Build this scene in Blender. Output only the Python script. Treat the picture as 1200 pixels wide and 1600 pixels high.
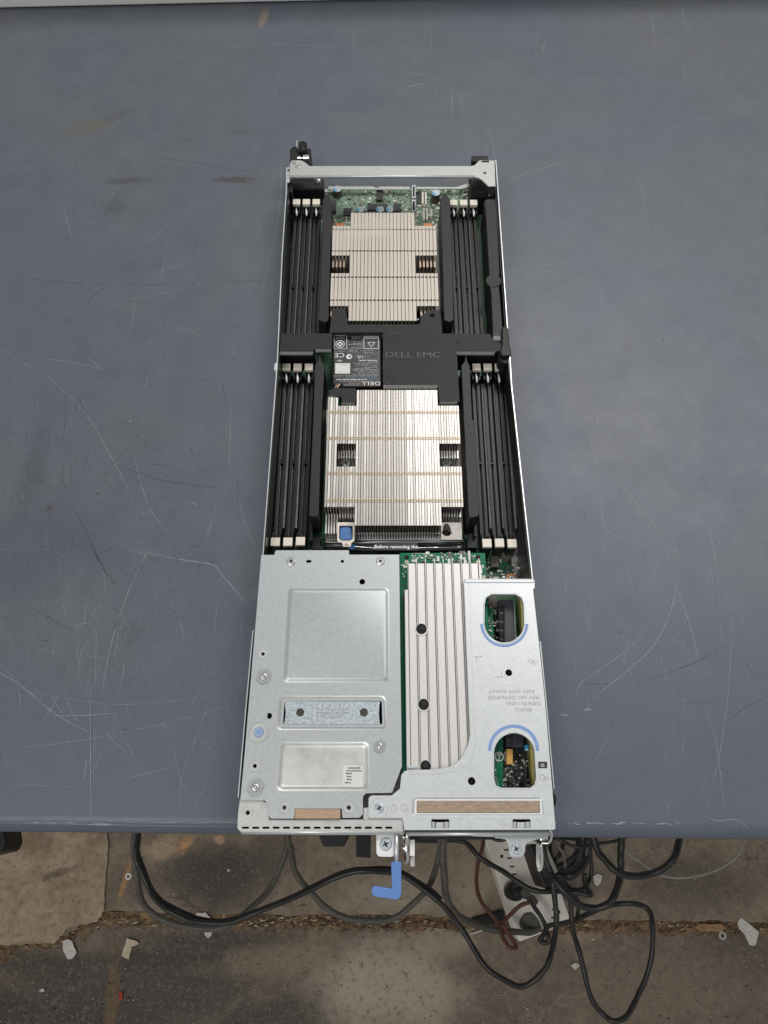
import bpy, bmesh, math, random
from mathutils import Vector, Matrix
from mathutils.geometry import tessellate_polygon
R = random.Random(7)
for o in list(bpy.data.objects): bpy.data.objects.remove(o)
S = bpy.context.scene
COL = S.collection
# ------------------------------------------------------------------ camera
FPX, TH, CAMH = 1170.0, math.radians(66.1), 0.4955
cd = bpy.data.cameras.new('camera'); cam = bpy.data.objects.new('camera', cd); COL.objects.link(cam)
cam.location = (0, 0, CAMH); cam.rotation_euler = (math.radians(90) - TH, 0, 0)
cd.sensor_fit = 'VERTICAL'; cd.sensor_height = 36; cd.lens = 36 * FPX / 1600
cd.clip_start = 0.01; cd.clip_end = 60
S.camera = cam
# ------------------------------------------------------------------ room light (indoors: ceiling tube, added front fill lamp and bright pale room)
w = bpy.data.worlds.new('World'); S.world = w; w.use_nodes = True
bg = w.node_tree.nodes['Background']; bg.inputs[0].default_value = (0.97, 0.985, 1.0, 1); bg.inputs[1].default_value = 0.37
def area_light(name, loc, sx, sy, power, col=(1, .975, .94)):
    l = bpy.data.lights.new(name, 'AREA'); l.shape = 'RECTANGLE'; l.size = sx; l.size_y = sy; l.energy = power; l.color = col
    o = bpy.data.objects.new(name, l); COL.objects.link(o); o.location = loc
    d = Vector((0, .15, -.1)) - Vector(loc); o.rotation_euler = d.to_track_quat('-Z', 'Y').to_euler()
area_light('overhead_lamp', (0.75, 1.45, 2.1), 1.6, .5, 32)
area_light('overhead_lamp', (-0.9, -0.9, 2.2), 1.3, .5, 21)  # fill lamp added at the front to brighten the floor
S.view_settings.view_transform = 'Standard'; S.view_settings.look = 'None'
S.view_settings.exposure = 0; S.view_settings.gamma = 1

# ------------------------------------------------------------------ measuring: where the line of sight meets the plane of height z
def P(px, py, z=0.0):
    u = (px - 600) / FPX; v = (py - 800) / FPX
    dx = u; dy = math.cos(TH) - v * math.sin(TH); dz = -math.sin(TH) - v * math.cos(TH)
    t = (z - CAMH) / dz
    return Vector((dx * t, dy * t, z))
def PP(pts, z): return [P(a, b, z) for a, b in pts]

# ------------------------------------------------------------------ materials
MATS = {}
def nn(nt, t, **k):
    n = nt.nodes.new(t)
    for a, b in k.items(): setattr(n, a, b)
    return n
def mat(name, col, rough=.5, metal=0., nscale=0, namt=0., bump=0., bscale=400, col2=None, spec=.5, coat=0, stretch=None, rvar=0., aniso=0.):
    m = bpy.data.materials.new(name); m.use_nodes = True; nt = m.node_tree
    b = nt.nodes['Principled BSDF']; L = nt.links.new
    b.inputs['Base Color'].default_value = (*col, 1); b.inputs['Roughness'].default_value = rough
    b.inputs['Metallic'].default_value = metal; b.inputs['Specular IOR Level'].default_value = spec
    b.inputs['Coat Weight'].default_value = coat
    b.inputs['Anisotropic'].default_value = aniso
    tc = nn(nt, 'ShaderNodeTexCoord'); src = tc.outputs['Object']
    if stretch:
        mp = nn(nt, 'ShaderNodeMapping'); mp.inputs['Scale'].default_value = stretch; L(src, mp.inputs[0]); src = mp.outputs[0]
    if nscale:
        n = nn(nt, 'ShaderNodeTexNoise'); n.inputs['Scale'].default_value = nscale; n.inputs['Detail'].default_value = 6
        n.inputs['Roughness'].default_value = .65; L(src, n.inputs['Vector'])
        r = nn(nt, 'ShaderNodeValToRGB'); r.color_ramp.elements[0].position = .3; r.color_ramp.elements[1].position = .7
        c2 = col2 or tuple(c * (1 - namt) for c in col)
        c1 = col if col2 else tuple(min(1, c * (1 + namt)) for c in col)
        r.color_ramp.elements[0].color = (*c2, 1); r.color_ramp.elements[1].color = (*c1, 1)
        L(n.outputs['Fac'], r.inputs[0]); L(r.outputs[0], b.inputs['Base Color'])
        if rvar:
            mr = nn(nt, 'ShaderNodeMapRange'); mr.inputs['From Min'].default_value = .3; mr.inputs['From Max'].default_value = .7
            mr.inputs['To Min'].default_value = rough - rvar; mr.inputs['To Max'].default_value = rough + rvar
            L(n.outputs['Fac'], mr.inputs[0]); L(mr.outputs[0], b.inputs['Roughness'])
    if bump:
        n2 = nn(nt, 'ShaderNodeTexNoise'); n2.inputs['Scale'].default_value = bscale; n2.inputs['Detail'].default_value = 4
        L(src, n2.inputs['Vector'])
        bp = nn(nt, 'ShaderNodeBump'); bp.inputs['Strength'].default_value = bump; bp.inputs['Distance'].default_value = .0004
        L(n2.outputs['Fac'], bp.inputs['Height']); L(bp.outputs[0], b.inputs['Normal'])
    MATS[name] = m
    return m
M_zinc = mat('galvanised_sheet', (.485, .508, .518), .42, .55, 420, .03, .14, 900, rvar=.04)
M_zinc3 = mat('bright_galvanised_sheet', (.64, .665, .675), .40, .5, 420, .03, .14, 900, rvar=.04)
M_zinc2 = mat('galvanised_flange', (.56, .565, .55), .42, .6, 110, .06, .12, 900, rvar=.06)
M_bar = mat('grey_crossbar_steel', (.46, .47, .455), .45, .5, 150, .06, .08, 700)
M_blue_zinc = mat('bluish_zinc', (.56, .62, .66), .36, .75, 700, .16, .2, 1500, rvar=.1)
M_edge = mat('cut_sheet_edge', (.62, .65, .66), .35, .6)
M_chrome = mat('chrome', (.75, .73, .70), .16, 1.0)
M_screw = mat('screw_steel', (.62, .64, .63), .28, .85, 900, .1)
M_black = mat('black_plastic', (.010, .010, .011), .45, 0, 60, .25, .15, 1500, spec=.35)
M_slot = mat('black_slot_plastic', (.007, .007, .007), .38, 0, 90, .3, spec=.35)
M_shroud = mat('charcoal_shroud_plastic', (.015, .015, .0155), .5, 0, 35, .15, .35, 2500, spec=.35)
M_baffle = mat('charcoal_baffle_plastic', (.016, .016, .0175), .42, 0, 35, .2, .3, 2500, spec=.35)
M_lip = mat('grey_lit_shroud_lip', (.17, .17, .17), .5, 0, 500, .25)  # paler grey painted in for light caught on the shroud edges
M_mylar = mat('dark_insulating_film', (.018, .024, .019), .3, 0, 40, .25)
M_void = mat('black_and_hole_shade', (.006, .006, .006), .8)  # near-black; in holes and slots it stands in for shade
M_pcb_old = mat('grey_green_circuit_board', (.24, .36, .25), .4, 0, 900, .35, col2=(.07, .15, .085))
M_pcb = mat('dark_green_circuit_board', (.035, .16, .075), .34, 0, 700, .35, col2=(.018, .085, .040), spec=.3)
M_pcb2 = mat('bright_green_circuit_board', (.006, .19, .095), .32, 0, 500, .2, col2=(.004, .13, .065), spec=.25)
M_finA = mat('champagne_aluminium', (.53, .475, .42), .5, .35, 120, .04, stretch=(6, 1, 6))
M_finA_dk = mat('bronze_fin_web', (.36, .28, .22), .4, .6)
M_finB = [mat('silver_fin_%s' % k, c, r, .8, 90, .05, stretch=(5, 1, 5)) for k, c, r in (('bright', (.50, .475, .45), .36), ('mid', (.45, .425, .40), .38), ('dull', (.405, .38, .355), .36))]
M_base = mat('heatsink_base', (.36, .34, .32), .45, .6, 300, .12, .15, 800)
M_gold = mat('golden_rivets', (.50, .43, .31), .4, .6, 900, .2)
M_alu = mat('brushed_aluminium', (.68, .66, .64), .42, .5, 160, .05, .1, 600, stretch=(8, 1, 8))
M_latch = mat('ivory_plastic', (.78, .72, .62), .45, 0, 300, .04)
M_div = mat('pale_lit_board_gap', (.16, .18, .165), .5, 0, 500, .4, spec=.3)
M_clip = mat('grey_metal_clip', (.72, .74, .72), .35, .4)
M_copper = mat('tan_conductive_gasket', (.42, .29, .19), .6, .1, 300, .16, .3, 1200, stretch=(.3, 3, 1))
M_gasket = mat('worn_fabric_gasket', (.34, .26, .185), .65, .1, 260, .22, .5, 1200, stretch=(1, 2, 1))
M_blue = mat('blue_plastic', (.095, .215, .50), .42, 0, 60, .1, .1, 900)
M_bluep = mat('pale_blue_paint', (.20, .32, .58), .5, 0, 300, .06)
M_blue2 = mat('blue_clip_plastic', (.06, .17, .42), .4)
M_white = mat('white_print', (.75, .76, .76), .5)
M_grey_print = mat('faded_grey_stamp', (.29, .30, .30), .5, .2, 900, .12)
M_dim_print = mat('dim_label_print', (.36, .36, .36), .5, 0, 900, .3)
M_blue_print = mat('blue_print', (.08, .22, .34), .5)
M_emb = mat('embossed_charcoal', (.045, .045, .047), .4)
M_labelblack = mat('black_label', (.014, .012, .012), .35)
M_sticker = mat('paper_sticker', (.66, .66, .64), .6, 0, 100, .03)
M_ink = mat('black_ink', (.02, .02, .02), .6)
M_cap = mat('capacitor_top', (.62, .66, .68), .25, .6)
M_capblue = mat('capacitor_blue_mark', (.03, .32, .58), .4)
M_capside = mat('capacitor_sleeve', (.10, .10, .09), .3, .6)
M_chip = mat('chip_epoxy', (.02, .02, .021), .4)
M_ind = mat('inductor_ferrite', (.13, .115, .10), .5, .2, 800, .2)
M_solder = mat('solder', (.62, .62, .58), .25, .8)
M_coppering = mat('copper_ring', (.62, .25, .12), .35, .7)
M_tan = mat('orange_tape', (.56, .31, .07), .5)
M_yellow = mat('yellow_green_board_edge', (.42, .38, .12), .5, 0, 300, .3)
M_conn = mat('slate_connector', (.035, .037, .047), .4, 0, 100, .2)
M_cord = mat('black_cord', (.016, .015, .014), .42, 0, 150, .3)
M_cordg = mat('grey_cord', (.085, .078, .062), .55, 0, 200, .2)
M_cordw = mat('pale_thin_cord', (.27, .25, .22), .5)
M_cordb = mat('braided_brown_cord', (.10, .030, .016), .6, 0, 900, .4, .5, 1500)
M_strip = mat('aged_white_plastic', (.86, .83, .78), .5, 0, 14, .10, .1, 300, col2=(.70, .64, .54))
M_paper = mat('paper_scrap', (.62, .59, .54), .7, 0, 120, .1)
M_cream = mat('cream_scrap', (.58, .48, .36), .7, 0, 120, .12)
M_wood = mat('wood_chip', (.33, .19, .09), .7, 0, 200, .3)
M_red = mat('red_scrap', (.45, .05, .03), .6)
M_wall = mat('white_painted_panel', (.70, .70, .67), .5, 0, 6, .03)

def node_blob(nt, coord, cx, cy, rx, ry, ang, amp=.5, nscale=25, soft=.35):
    """0..1 patch with a ragged outline; a stain or wear mark with a shape of its own"""
    L = nt.links.new
    mp = nn(nt, 'ShaderNodeMapping', vector_type='TEXTURE'); mp.inputs['Location'].default_value = (cx, cy, 0)
    mp.inputs['Rotation'].default_value = (0, 0, ang); mp.inputs['Scale'].default_value = (rx, ry, 1e3); L(coord, mp.inputs[0])
    ln = nn(nt, 'ShaderNodeVectorMath', operation='LENGTH'); L(mp.outputs[0], ln.inputs[0])
    no = nn(nt, 'ShaderNodeTexNoise'); no.inputs['Scale'].default_value = nscale; no.inputs['Detail'].default_value = 7; no.inputs['Roughness'].default_value = .7
    L(coord, no.inputs['Vector'])
    a = nn(nt, 'ShaderNodeMath', operation='MULTIPLY_ADD'); L(no.outputs['Fac'], a.inputs[0]); a.inputs[1].default_value = amp * 2; a.inputs[2].default_value = -amp
    s = nn(nt, 'ShaderNodeMath', operation='ADD'); L(ln.outputs['Value'], s.inputs[0]); L(a.outputs[0], s.inputs[1])
    mr = nn(nt, 'ShaderNodeMapRange', interpolation_type='SMOOTHSTEP'); mr.inputs['From Min'].default_value = 1.0; mr.inputs['From Max'].default_value = 1 - soft * 2
    L(s.outputs[0], mr.inputs[0])
    return mr.outputs[0]
def mixc(nt, fac, a, b, mult=1.0):
    m = nn(nt, 'ShaderNodeMix', data_type='RGBA'); L = nt.links.new
    if mult != 1.0:
        k = nn(nt, 'ShaderNodeMath', operation='MULTIPLY'); L(fac, k.inputs[0]); k.inputs[1].default_value = mult; fac = k.outputs[0]
    L(fac, m.inputs[0])
    for i, s in ((6, a), (7, b)):
        if isinstance(s, tuple): m.inputs[i].default_value = (*s, 1)
        else: L(s, m.inputs[i])
    return m.outputs[2]
def ramp(nt, src, stops):
    r = nn(nt, 'ShaderNodeValToRGB'); e = r.color_ramp.elements
    while len(e) < len(stops): e.new(.5)
    for k, (p, c) in enumerate(stops): e[k].position = p; e[k].color = (*c, 1)
    nt.links.new(src, r.inputs[0]); return r.outputs[0]
def noise(nt, coord, sc, det=6, ro=.6, dist=0, stretch=None, rot=0):
    if stretch:
        mp = nn(nt, 'ShaderNodeMapping'); mp.inputs['Scale'].default_value = stretch; mp.inputs['Rotation'].default_value = (0, 0, rot)
        nt.links.new(coord, mp.inputs[0]); coord = mp.outputs[0]
    n = nn(nt, 'ShaderNodeTexNoise'); n.inputs['Scale'].default_value = sc; n.inputs['Detail'].default_value = det
    n.inputs['Roughness'].default_value = ro; n.inputs['Distortion'].default_value = dist
    nt.links.new(coord, n.inputs['Vector']); return n.outputs['Fac']
def base_mat(name, rough):
    m = bpy.data.materials.new(name); m.use_nodes = True; nt = m.node_tree
    b = nt.nodes['Principled BSDF']; b.inputs['Roughness'].default_value = rough
    tc = nn(nt, 'ShaderNodeTexCoord'); return m, nt, b, tc.outputs['Object']

def table_material():
    m, nt, b, co = base_mat('scuffed_blue_grey_laminate', .4); L = nt.links.new
    c = ramp(nt, noise(nt, co, 4.2, 5, .6, .8), [(.34, (.096, .110, .148)), (.5, (.103, .115, .137)), (.66, (.111, .120, .131))])
    gr = ramp(nt, noise(nt, co, 700, 3, .7), [(.35, (.86, .86, .86)), (.65, (1.12, 1.12, 1.12))]); mm = nn(nt, 'ShaderNodeMix', data_type='RGBA', blend_type='MULTIPLY'); mm.inputs[0].default_value = 1; L(c, mm.inputs[6]); L(gr, mm.inputs[7]); c = mm.outputs[2]
    cl = ramp(nt, noise(nt, co, 30, 9, .75, .3), [(.42, (.93, .93, .94)), (.60, (1.05, 1.05, 1.04))]); mm = nn(nt, 'ShaderNodeMix', data_type='RGBA', blend_type='MULTIPLY'); mm.inputs[0].default_value = 1; L(c, mm.inputs[6]); L(cl, mm.inputs[7]); c = mm.outputs[2]
    # fine grime and rubbed streaks
    f = noise(nt, co, 130, 8, .75); g = ramp(nt, f, [(.46, (0, 0, 0)), (.80, (1, 1, 1))])
    wear = node_blob(nt, co, -.27, .12, .26, .22, 0, .9, 6, .6)
    k = nn(nt, 'ShaderNodeMath', operation='MULTIPLY'); L(g, k.inputs[0]); L(wear, k.inputs[1])
    c = mixc(nt, k.outputs[0], c, (.055, .06, .066), .55)
    for sx, rot in (((260, 7, 1), .1), ((8, 240, 1), .35), ((220, 5, 1), -.5)):
        s = ramp(nt, noise(nt, co, 1, 3, .6, .25, sx, rot), [(.66, (0, 0, 0)), (.80, (1, 1, 1))])
        big = ramp(nt, noise(nt, co, 9, 3, .6), [(.45, (0, 0, 0)), (.62, (1, 1, 1))])
        q = nn(nt, 'ShaderNodeMath', operation='MULTIPLY'); L(s, q.inputs[0]); L(big, q.inputs[1])
        c = mixc(nt, q.outputs[0], c, (.22, .24, .27), .5)
    def at(px, py): p = P(px, py, 0); return p.x, p.y
    for (px, py, rx, ry, an, col, amt, ns, am) in (
        (230, 1190, .26, .10, 0, (.082, .099, .138), .65, 8, .5), (1010, 1080, .17, .20, .2, (.086, .100, .140), .6, 7, .5), (860, 720, .06, .16, .1, (.088, .100, .143), .55, 9, .5), (40, 470, .09, .12, 0, (.100, .110, .146), .5, 9, .5), (400, 560, .05, .13, 0, (.100, .110, .146), .45, 9, .5),
        (143, 197, .034, .012, .3, (.12, .095, .065), .5, 120, 1.0), (185, 180, .022, .008, .3, (.06, .06, .058), .35, 180, 1.2),
        (368, 281, .024, .006, 0, (.06, .05, .046), .8, 160, 1.1), (200, 283, .028, .006, .05, (.06, .058, .056), .6, 170, 1.2),
        (180, 325, .013, .014, .9, (.06, .06, .065), .4, 190, 1.3), (385, 205, .030, .006, .1, (.08, .08, .085), .3, 190, 1.3),
        (412, 28, .006, .022, -.15, (.24, .185, .12), .7, 220, 1.0), (50, 740, .012, .055, -.05, (.06, .063, .068), .4, 200, 1.2),
        (700, 300, .014, .006, .7, (.06, .06, .065), .35, 190, 1.2), (30, 860, .10, .05, .2, (.07, .085, .115), .6, 40, .5),
        (150, 1010, .05, .03, 0, (.10, .11, .12), .35, 90, 1.0), (207, 985, .012, .008, 0, (.05, .05, .055), .2, 420, 1.6),
        (78, 795, .0045, .004, 0, (.08, .045, .04), .6, 300, .6), (980, 540, .006, .016, 0, (.08, .085, .09), .4, 200, .6)):
        x, y = at(px, py); c = mixc(nt, node_blob(nt, co, x, y, rx, ry, an, am, ns), c, col, amt)
    # worn pale nicks along the front edge
    sep = nn(nt, 'ShaderNodeSeparateXYZ'); L(co, sep.inputs[0])
    L(c, b.inputs['Base Color'])
    rr = nn(nt, 'ShaderNodeMapRange'); rr.inputs['To Min'].default_value = .34; rr.inputs['To Max'].default_value = .56
    L(noise(nt, co, 22, 6, .7), rr.inputs[0]); L(rr.outputs[0], b.inputs['Roughness'])
    bp = nn(nt, 'ShaderNodeBump'); bp.inputs['Strength'].default_value = .12; bp.inputs['Distance'].default_value = .0005
    L(noise(nt, co, 300, 5, .6), bp.inputs['Height']); L(bp.outputs[0], b.inputs['Normal'])
    return m
FZ = -0.75
def floor_material(kind):
    m, nt, b, co = base_mat('concrete_' + kind, .75); L = nt.links.new
    if kind == 'patch':
        c = ramp(nt, noise(nt, co, 22, 12, .8, .4), [(.36, (0.215, 0.150, 0.094)), (.5, (0.359, 0.270, 0.181)), (.64, (0.484, 0.376, 0.260))])
    elif kind == 'front':
        c = ramp(nt, noise(nt, co, 16, 12, .8, .5), [(.36, (0.122, 0.095, 0.072)), (.5, (0.178, 0.139, 0.100)), (.64, (0.261, 0.205, 0.147))])
    else:
        c = ramp(nt, noise(nt, co, 15, 12, .8, .5), [(.36, (0.178, 0.133, 0.096)), (.5, (0.239, 0.187, 0.134)), (.64, (0.322, 0.250, 0.182))])
    def at(px, py): p = P(px, py, FZ); return p.x, p.y
    blobs = {'front': [(90, 1600, .30, .06, 0, (.040, .037, .034), .9, 16, .9), (420, 1590, .12, .03, .1, (.05, .046, .04), .8, 30, 1.0), (1150, 1500, .10, .05, 0, (.085, .072, .058), .6, 20, .9), (250, 1500, .20, .02, .05, (.045, .041, .037), .8, 50, 1.1), (200, 1560, .28, .075, .1, (0.066, 0.055, 0.047), .85, 9, .7), (330, 1470, .17, .022, 0, (0.062, 0.051, 0.043), .8, 30, .6), (60, 1510, .12, .03, -.1, (0.059, 0.048, 0.038), .8, 20, .6),
                       (600, 1540, .15, .085, 0, (0.459, 0.390, 0.302), .85, 11, .6), (430, 1500, .14, .028, .1, (0.271, 0.209, 0.143), .6, 30, .7), (175, 1560, .014, .09, .05, (0.178, 0.104, 0.050), .7, 30, .6),
                       (690, 1470, .09, .03, 0, (0.417, 0.342, 0.252), .6, 20, .6), (905, 1460, .06, .02, .1, (0.313, 0.228, 0.151), .6, 30, .6), (1050, 1540, .2, .07, 0, (0.220, 0.171, 0.122), .6, 8, .6)],
             'back': [(1100, 1380, .16, .05, 0, (.085, .072, .060), .6, 12, .9), (900, 1370, .06, .05, 0, (.10, .085, .068), .6, 30, .9), (330, 1370, .13, .07, 0, (0.062, 0.049, 0.043), .92, 14, .55), (205, 1380, .05, .06, 0, (0.136, 0.099, 0.071), .7, 30, .6), (430, 1330, .06, .05, 0, (0.084, 0.068, 0.058), .6, 30, .6),
                      (255, 1325, .05, .022, .2, (0.459, 0.323, 0.201), .8, 40, .6), (290, 1318, .012, .018, -.6, (0.608, 0.323, 0.134), .8, 80, .6), (343, 1312, .012, .009, 0, (0.542, 0.361, 0.218), .8, 80, .5),
                      (620, 1400, .12, .04, 0, (0.397, 0.332, 0.252), .6, 20, .6), (740, 1370, .05, .06, 0, (0.417, 0.342, 0.252), .5, 25, .6), (195, 1375, .006, .04, -.2, (0.542, 0.285, 0.084), .7, 60, .6)],
             'patch': [(90, 1365, .04, .008, .3, (0.125, 0.086, 0.059), .7, 60, .7), (40, 1310, .05, .02, 0, (0.208, 0.142, 0.084), .6, 30, .6)]}[kind]
    for (px, py, rx, ry, an, col, amt, ns, am) in blobs:
        x, y = at(px, py); c = mixc(nt, node_blob(nt, co, x, y, rx, ry, an, am, ns), c, col, amt)
    g = ramp(nt, noise(nt, co, 220, 6, .8), [(.52, (0, 0, 0)), (.62, (1, 1, 1))]); c = mixc(nt, g, c, (0.522, 0.445, 0.335), .3)
    g = ramp(nt, noise(nt, co, 110, 7, .8), [(.53, (0, 0, 0)), (.63, (1, 1, 1))]); c = mixc(nt, g, c, (0.059, 0.046, 0.033), .6)
    # hairline cracks
    v = nn(nt, 'ShaderNodeTexVoronoi', feature='DISTANCE_TO_EDGE'); v.inputs['Scale'].default_value = 9 if kind != 'front' else 13
    wv = nn(nt, 'ShaderNodeVectorMath', operation='ADD'); nz = nn(nt, 'ShaderNodeTexNoise'); nz.inputs['Scale'].default_value = 14; nz.inputs['Detail'].default_value = 5
    L(co, nz.inputs['Vector']); sc = nn(nt, 'ShaderNodeVectorMath', operation='SCALE'); L(nz.outputs['Color'], sc.inputs[0]); sc.inputs['Scale'].default_value = .12
    L(co, wv.inputs[0]); L(sc.outputs[0], wv.inputs[1]); L(wv.outputs[0], v.inputs['Vector'])
    cr = ramp(nt, v.outputs['Distance'], [(.0, (1, 1, 1)), (.012, (0, 0, 0))])
    cm = ramp(nt, noise(nt, co, 5, 3, .6), [(.48, (0, 0, 0)), (.58, (1, 1, 1))])
    q = nn(nt, 'ShaderNodeMath', operation='MULTIPLY'); L(cr, q.inputs[0]); L(cm, q.inputs[1])
    c = mixc(nt, q.outputs[0], c, (0.072, 0.053, 0.036), .7)
    L(c, b.inputs['Base Color'])
    bp = nn(nt, 'ShaderNodeBump'); bp.inputs['Strength'].default_value = .6; bp.inputs['Distance'].default_value = .002
    L(noise(nt, co, 120, 8, .75), bp.inputs['Height']); L(bp.outputs[0], b.inputs['Normal'])
    return m
def scratch_material(name, col, lo, hi, sc=160, amt=1.0):
    m, nt, b, co = base_mat(name, .5); L = nt.links.new
    b.inputs['Base Color'].default_value = (*col, 1)
    a = ramp(nt, noise(nt, co, sc, 5, .7), [(lo, (0, 0, 0)), (hi, (amt, amt, amt))]); L(a, b.inputs['Alpha'])
    return m
M_table = table_material(); M_dirt = mat('joint_dirt', (.30, .19, .10), .9, 0, 70, .5, .6, 300, col2=(.085, .058, .038))
M_sc_pale = scratch_material('pale_scratch', (.37, .39, .42), .25, .52, amt=.62)
M_sc_faint = scratch_material('faint_scratch', (.27, .29, .32), .28, .55, amt=.6)
M_sc_dark = scratch_material('dark_scratch', (.05, .053, .058), .34, .58, amt=.75)
M_sc_tan = scratch_material('tan_scratch', (.38, .35, .30), .40, .62, amt=.7)

# ------------------------------------------------------------------ builders
def tag(o, label=None, cat=None, group=None, kind=None):
    if label: o['label'] = label
    if cat: o['category'] = cat
    if group: o['group'] = group
    if kind: o['kind'] = kind
    return o
def empty(name, loc, label, cat, group=None):
    o = bpy.data.objects.new(name, None); COL.objects.link(o); o.location = loc; o.empty_display_size = .02
    return tag(o, label, cat, group)
def link(name, me, m, parent=None, smooth=False, bevel=0., kind=None, label=None, loc=None):
    o = bpy.data.objects.new(name, me); COL.objects.link(o)
    if m and not me.materials: me.materials.append(m)
    if parent: o.parent = parent
    if smooth:
        for p in me.polygons: p.use_smooth = True
    if bevel:
        md = o.modifiers.new('bevel', 'BEVEL'); md.width = bevel; md.segments = 2; md.limit_method = 'ANGLE'; md.angle_limit = math.radians(40); md.harden_normals = False
    if kind: o['kind'] = kind
    if label: o['label'] = label
    if loc is not None: o.location = loc
    return o
class MB:
    def __init__(s): s.v = []; s.f = []; s.mi = []; s.cur = 0
    def add(s, vs, fs):
        b = len(s.v); s.v += [tuple(a) for a in vs]; s.f += [tuple(i + b for i in f) for f in fs]; s.mi += [s.cur] * len(fs); return s
    def box(s, x0, x1, y0, y1, z0, z1):
        return s.add([(x0, y0, z0), (x1, y0, z0), (x1, y1, z0), (x0, y1, z0), (x0, y0, z1), (x1, y0, z1), (x1, y1, z1), (x0, y1, z1)],
                     [(3, 2, 1, 0), (4, 5, 6, 7), (0, 1, 5, 4), (1, 2, 6, 5), (2, 3, 7, 6), (3, 0, 4, 7)])
    def cbox(s, c, sx, sy, sz): return s.box(c[0] - sx / 2, c[0] + sx / 2, c[1] - sy / 2, c[1] + sy / 2, c[2], c[2] + sz)
    def prism(s, pts, z1, z0, holes=()):
        pts = ccw(pts); holes = [list(reversed(ccw(h))) for h in holes]
        loops = [pts] + holes; allp = [p for l in loops for p in l]; n = len(allp)
        vs = [(p[0], p[1], z1) for p in allp] + [(p[0], p[1], z0) for p in allp]; fs = []
        if holes:
            for t in tessellate_polygon([[Vector((p[0], p[1], 0)) for p in l] for l in loops]):
                a, b, c = [allp[i] for i in t]
                if (b[0] - a[0]) * (c[1] - a[1]) - (b[1] - a[1]) * (c[0] - a[0]) < 0: t = (t[0], t[2], t[1])
                fs.append(tuple(t)); fs.append((t[0] + n, t[2] + n, t[1] + n))
        else:
            fs.append(tuple(range(n))); fs.append(tuple(reversed(range(n, 2 * n))))
        k = 0
        for l in loops:
            m = len(l)
            for i in range(m): a = k + i; b = k + (i + 1) % m; fs.append((b, a, a + n, b + n))
            k += m
        return s.add(vs, fs)
    def lathe(s, c, prof, seg=24, cap=True):
        vs = []; fs = []; n = len(prof)
        for r, z in prof:
            for i in range(seg): a = 2 * math.pi * i / seg; vs.append((c[0] + r * math.cos(a), c[1] + r * math.sin(a), c[2] + z))
        for j in range(n - 1):
            for i in range(seg): i2 = (i + 1) % seg; fs.append((j * seg + i, j * seg + i2, (j + 1) * seg + i2, (j + 1) * seg + i))
        if cap: fs.append(tuple(range((n - 1) * seg, n * seg)))
        return s.add(vs, fs)
    def cyl_between(s, a, b, r, seg=12):
        return s.tube([a, b], r, seg)
    def tube(s, pts, r, seg=10):
        pts = [Vector(p) for p in pts]; n = len(pts); vs = []; fs = []; up = None
        for i, p in enumerate(pts):
            t = (pts[min(i + 1, n - 1)] - pts[max(i - 1, 0)]).normalized()
            if up is None: up = t.orthogonal().normalized()
            up = (up - t * up.dot(t)).normalized(); q = t.cross(up)
            rr = r[i] if isinstance(r, (list, tuple)) else r
            for k in range(seg): a = 2 * math.pi * k / seg; vs.append(p + (up * math.cos(a) + q * math.sin(a)) * rr)
        for i in range(n - 1):
            for k in range(seg): k2 = (k + 1) % seg; fs.append((i * seg + k, i * seg + k2, (i + 1) * seg + k2, (i + 1) * seg + k))
        fs.append(tuple(reversed(range(seg)))); fs.append(tuple(range((n - 1) * seg, n * seg)))
        return s.add(vs, fs)
    def mesh(s, name, mats=None):
        me = bpy.data.meshes.new(name); me.from_pydata(s.v, [], s.f)
        if mats:
            for m in mats: me.materials.append(m)
            me.polygons.foreach_set('material_index', s.mi)
        me.update(); return me
    def build(s, name, m, parent=None, **k):
        if isinstance(m, (list, tuple)): return link(name, s.mesh(name, m), None, parent, **k)
        return link(name, s.mesh(name), m, parent, **k)
def area(p): return sum(p[i][0] * p[(i + 1) % len(p)][1] - p[(i + 1) % len(p)][0] * p[i][1] for i in range(len(p))) / 2
def ccw(p): p = list(p); return p if area(p) > 0 else p[::-1]
def inset(p, d):
    p = ccw(p); n = len(p); out = []
    for i in range(n):
        a, b, c = Vector(p[i - 1][:2]), Vector(p[i][:2]), Vector(p[(i + 1) % n][:2])
        e1 = (b - a).normalized(); e2 = (c - b).normalized(); n1 = Vector((-e1.y, e1.x)); n2 = Vector((-e2.y, e2.x))
        k = (n1 + n2); k = k / max(.2, k.dot(n1)); out.append(b + k * d)
    return out
def fillet(p, r, n=5):
    p = ccw(p); m = len(p); out = []
    for i in range(m):
        rr = r[i] if isinstance(r, (list, tuple)) else r
        a, b, c = Vector(p[i - 1][:2]), Vector(p[i][:2]), Vector(p[(i + 1) % m][:2])
        d1 = min(rr, (a - b).length * .49); d2 = min(rr, (c - b).length * .49)
        s = b + (a - b).normalized() * d1; e = b + (c - b).normalized() * d2
        if rr <= 0: out.append(b); continue
        for k in range(n + 1): t = k / n; out.append(s * (1 - t) ** 2 + b * (2 * t * (1 - t)) + e * t * t)
    return out
def circ(c, r, n=20, a0=0): return [Vector((c[0] + r * math.cos(a0 + 2 * math.pi * i / n), c[1] + r * math.sin(a0 + 2 * math.pi * i / n))) for i in range(n)]
def cpx(px, py, rpx, z, n=20):
    """a round hole or disc: pixel centre and pixel radius -> world centre and radius"""
    c = P(px, py, z); r = abs(P(px + rpx, py, z).x - c.x); return c, r
def sheet(name, px_pts, z, th, m, parent, holes=(), r=0., bevel=.0002, **k):
    pts = PP(px_pts, z); pts = fillet(pts, r) if r else pts
    return MB().prism(pts, z, z - th, holes).build(name, m, parent, bevel=bevel, **k)
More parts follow.
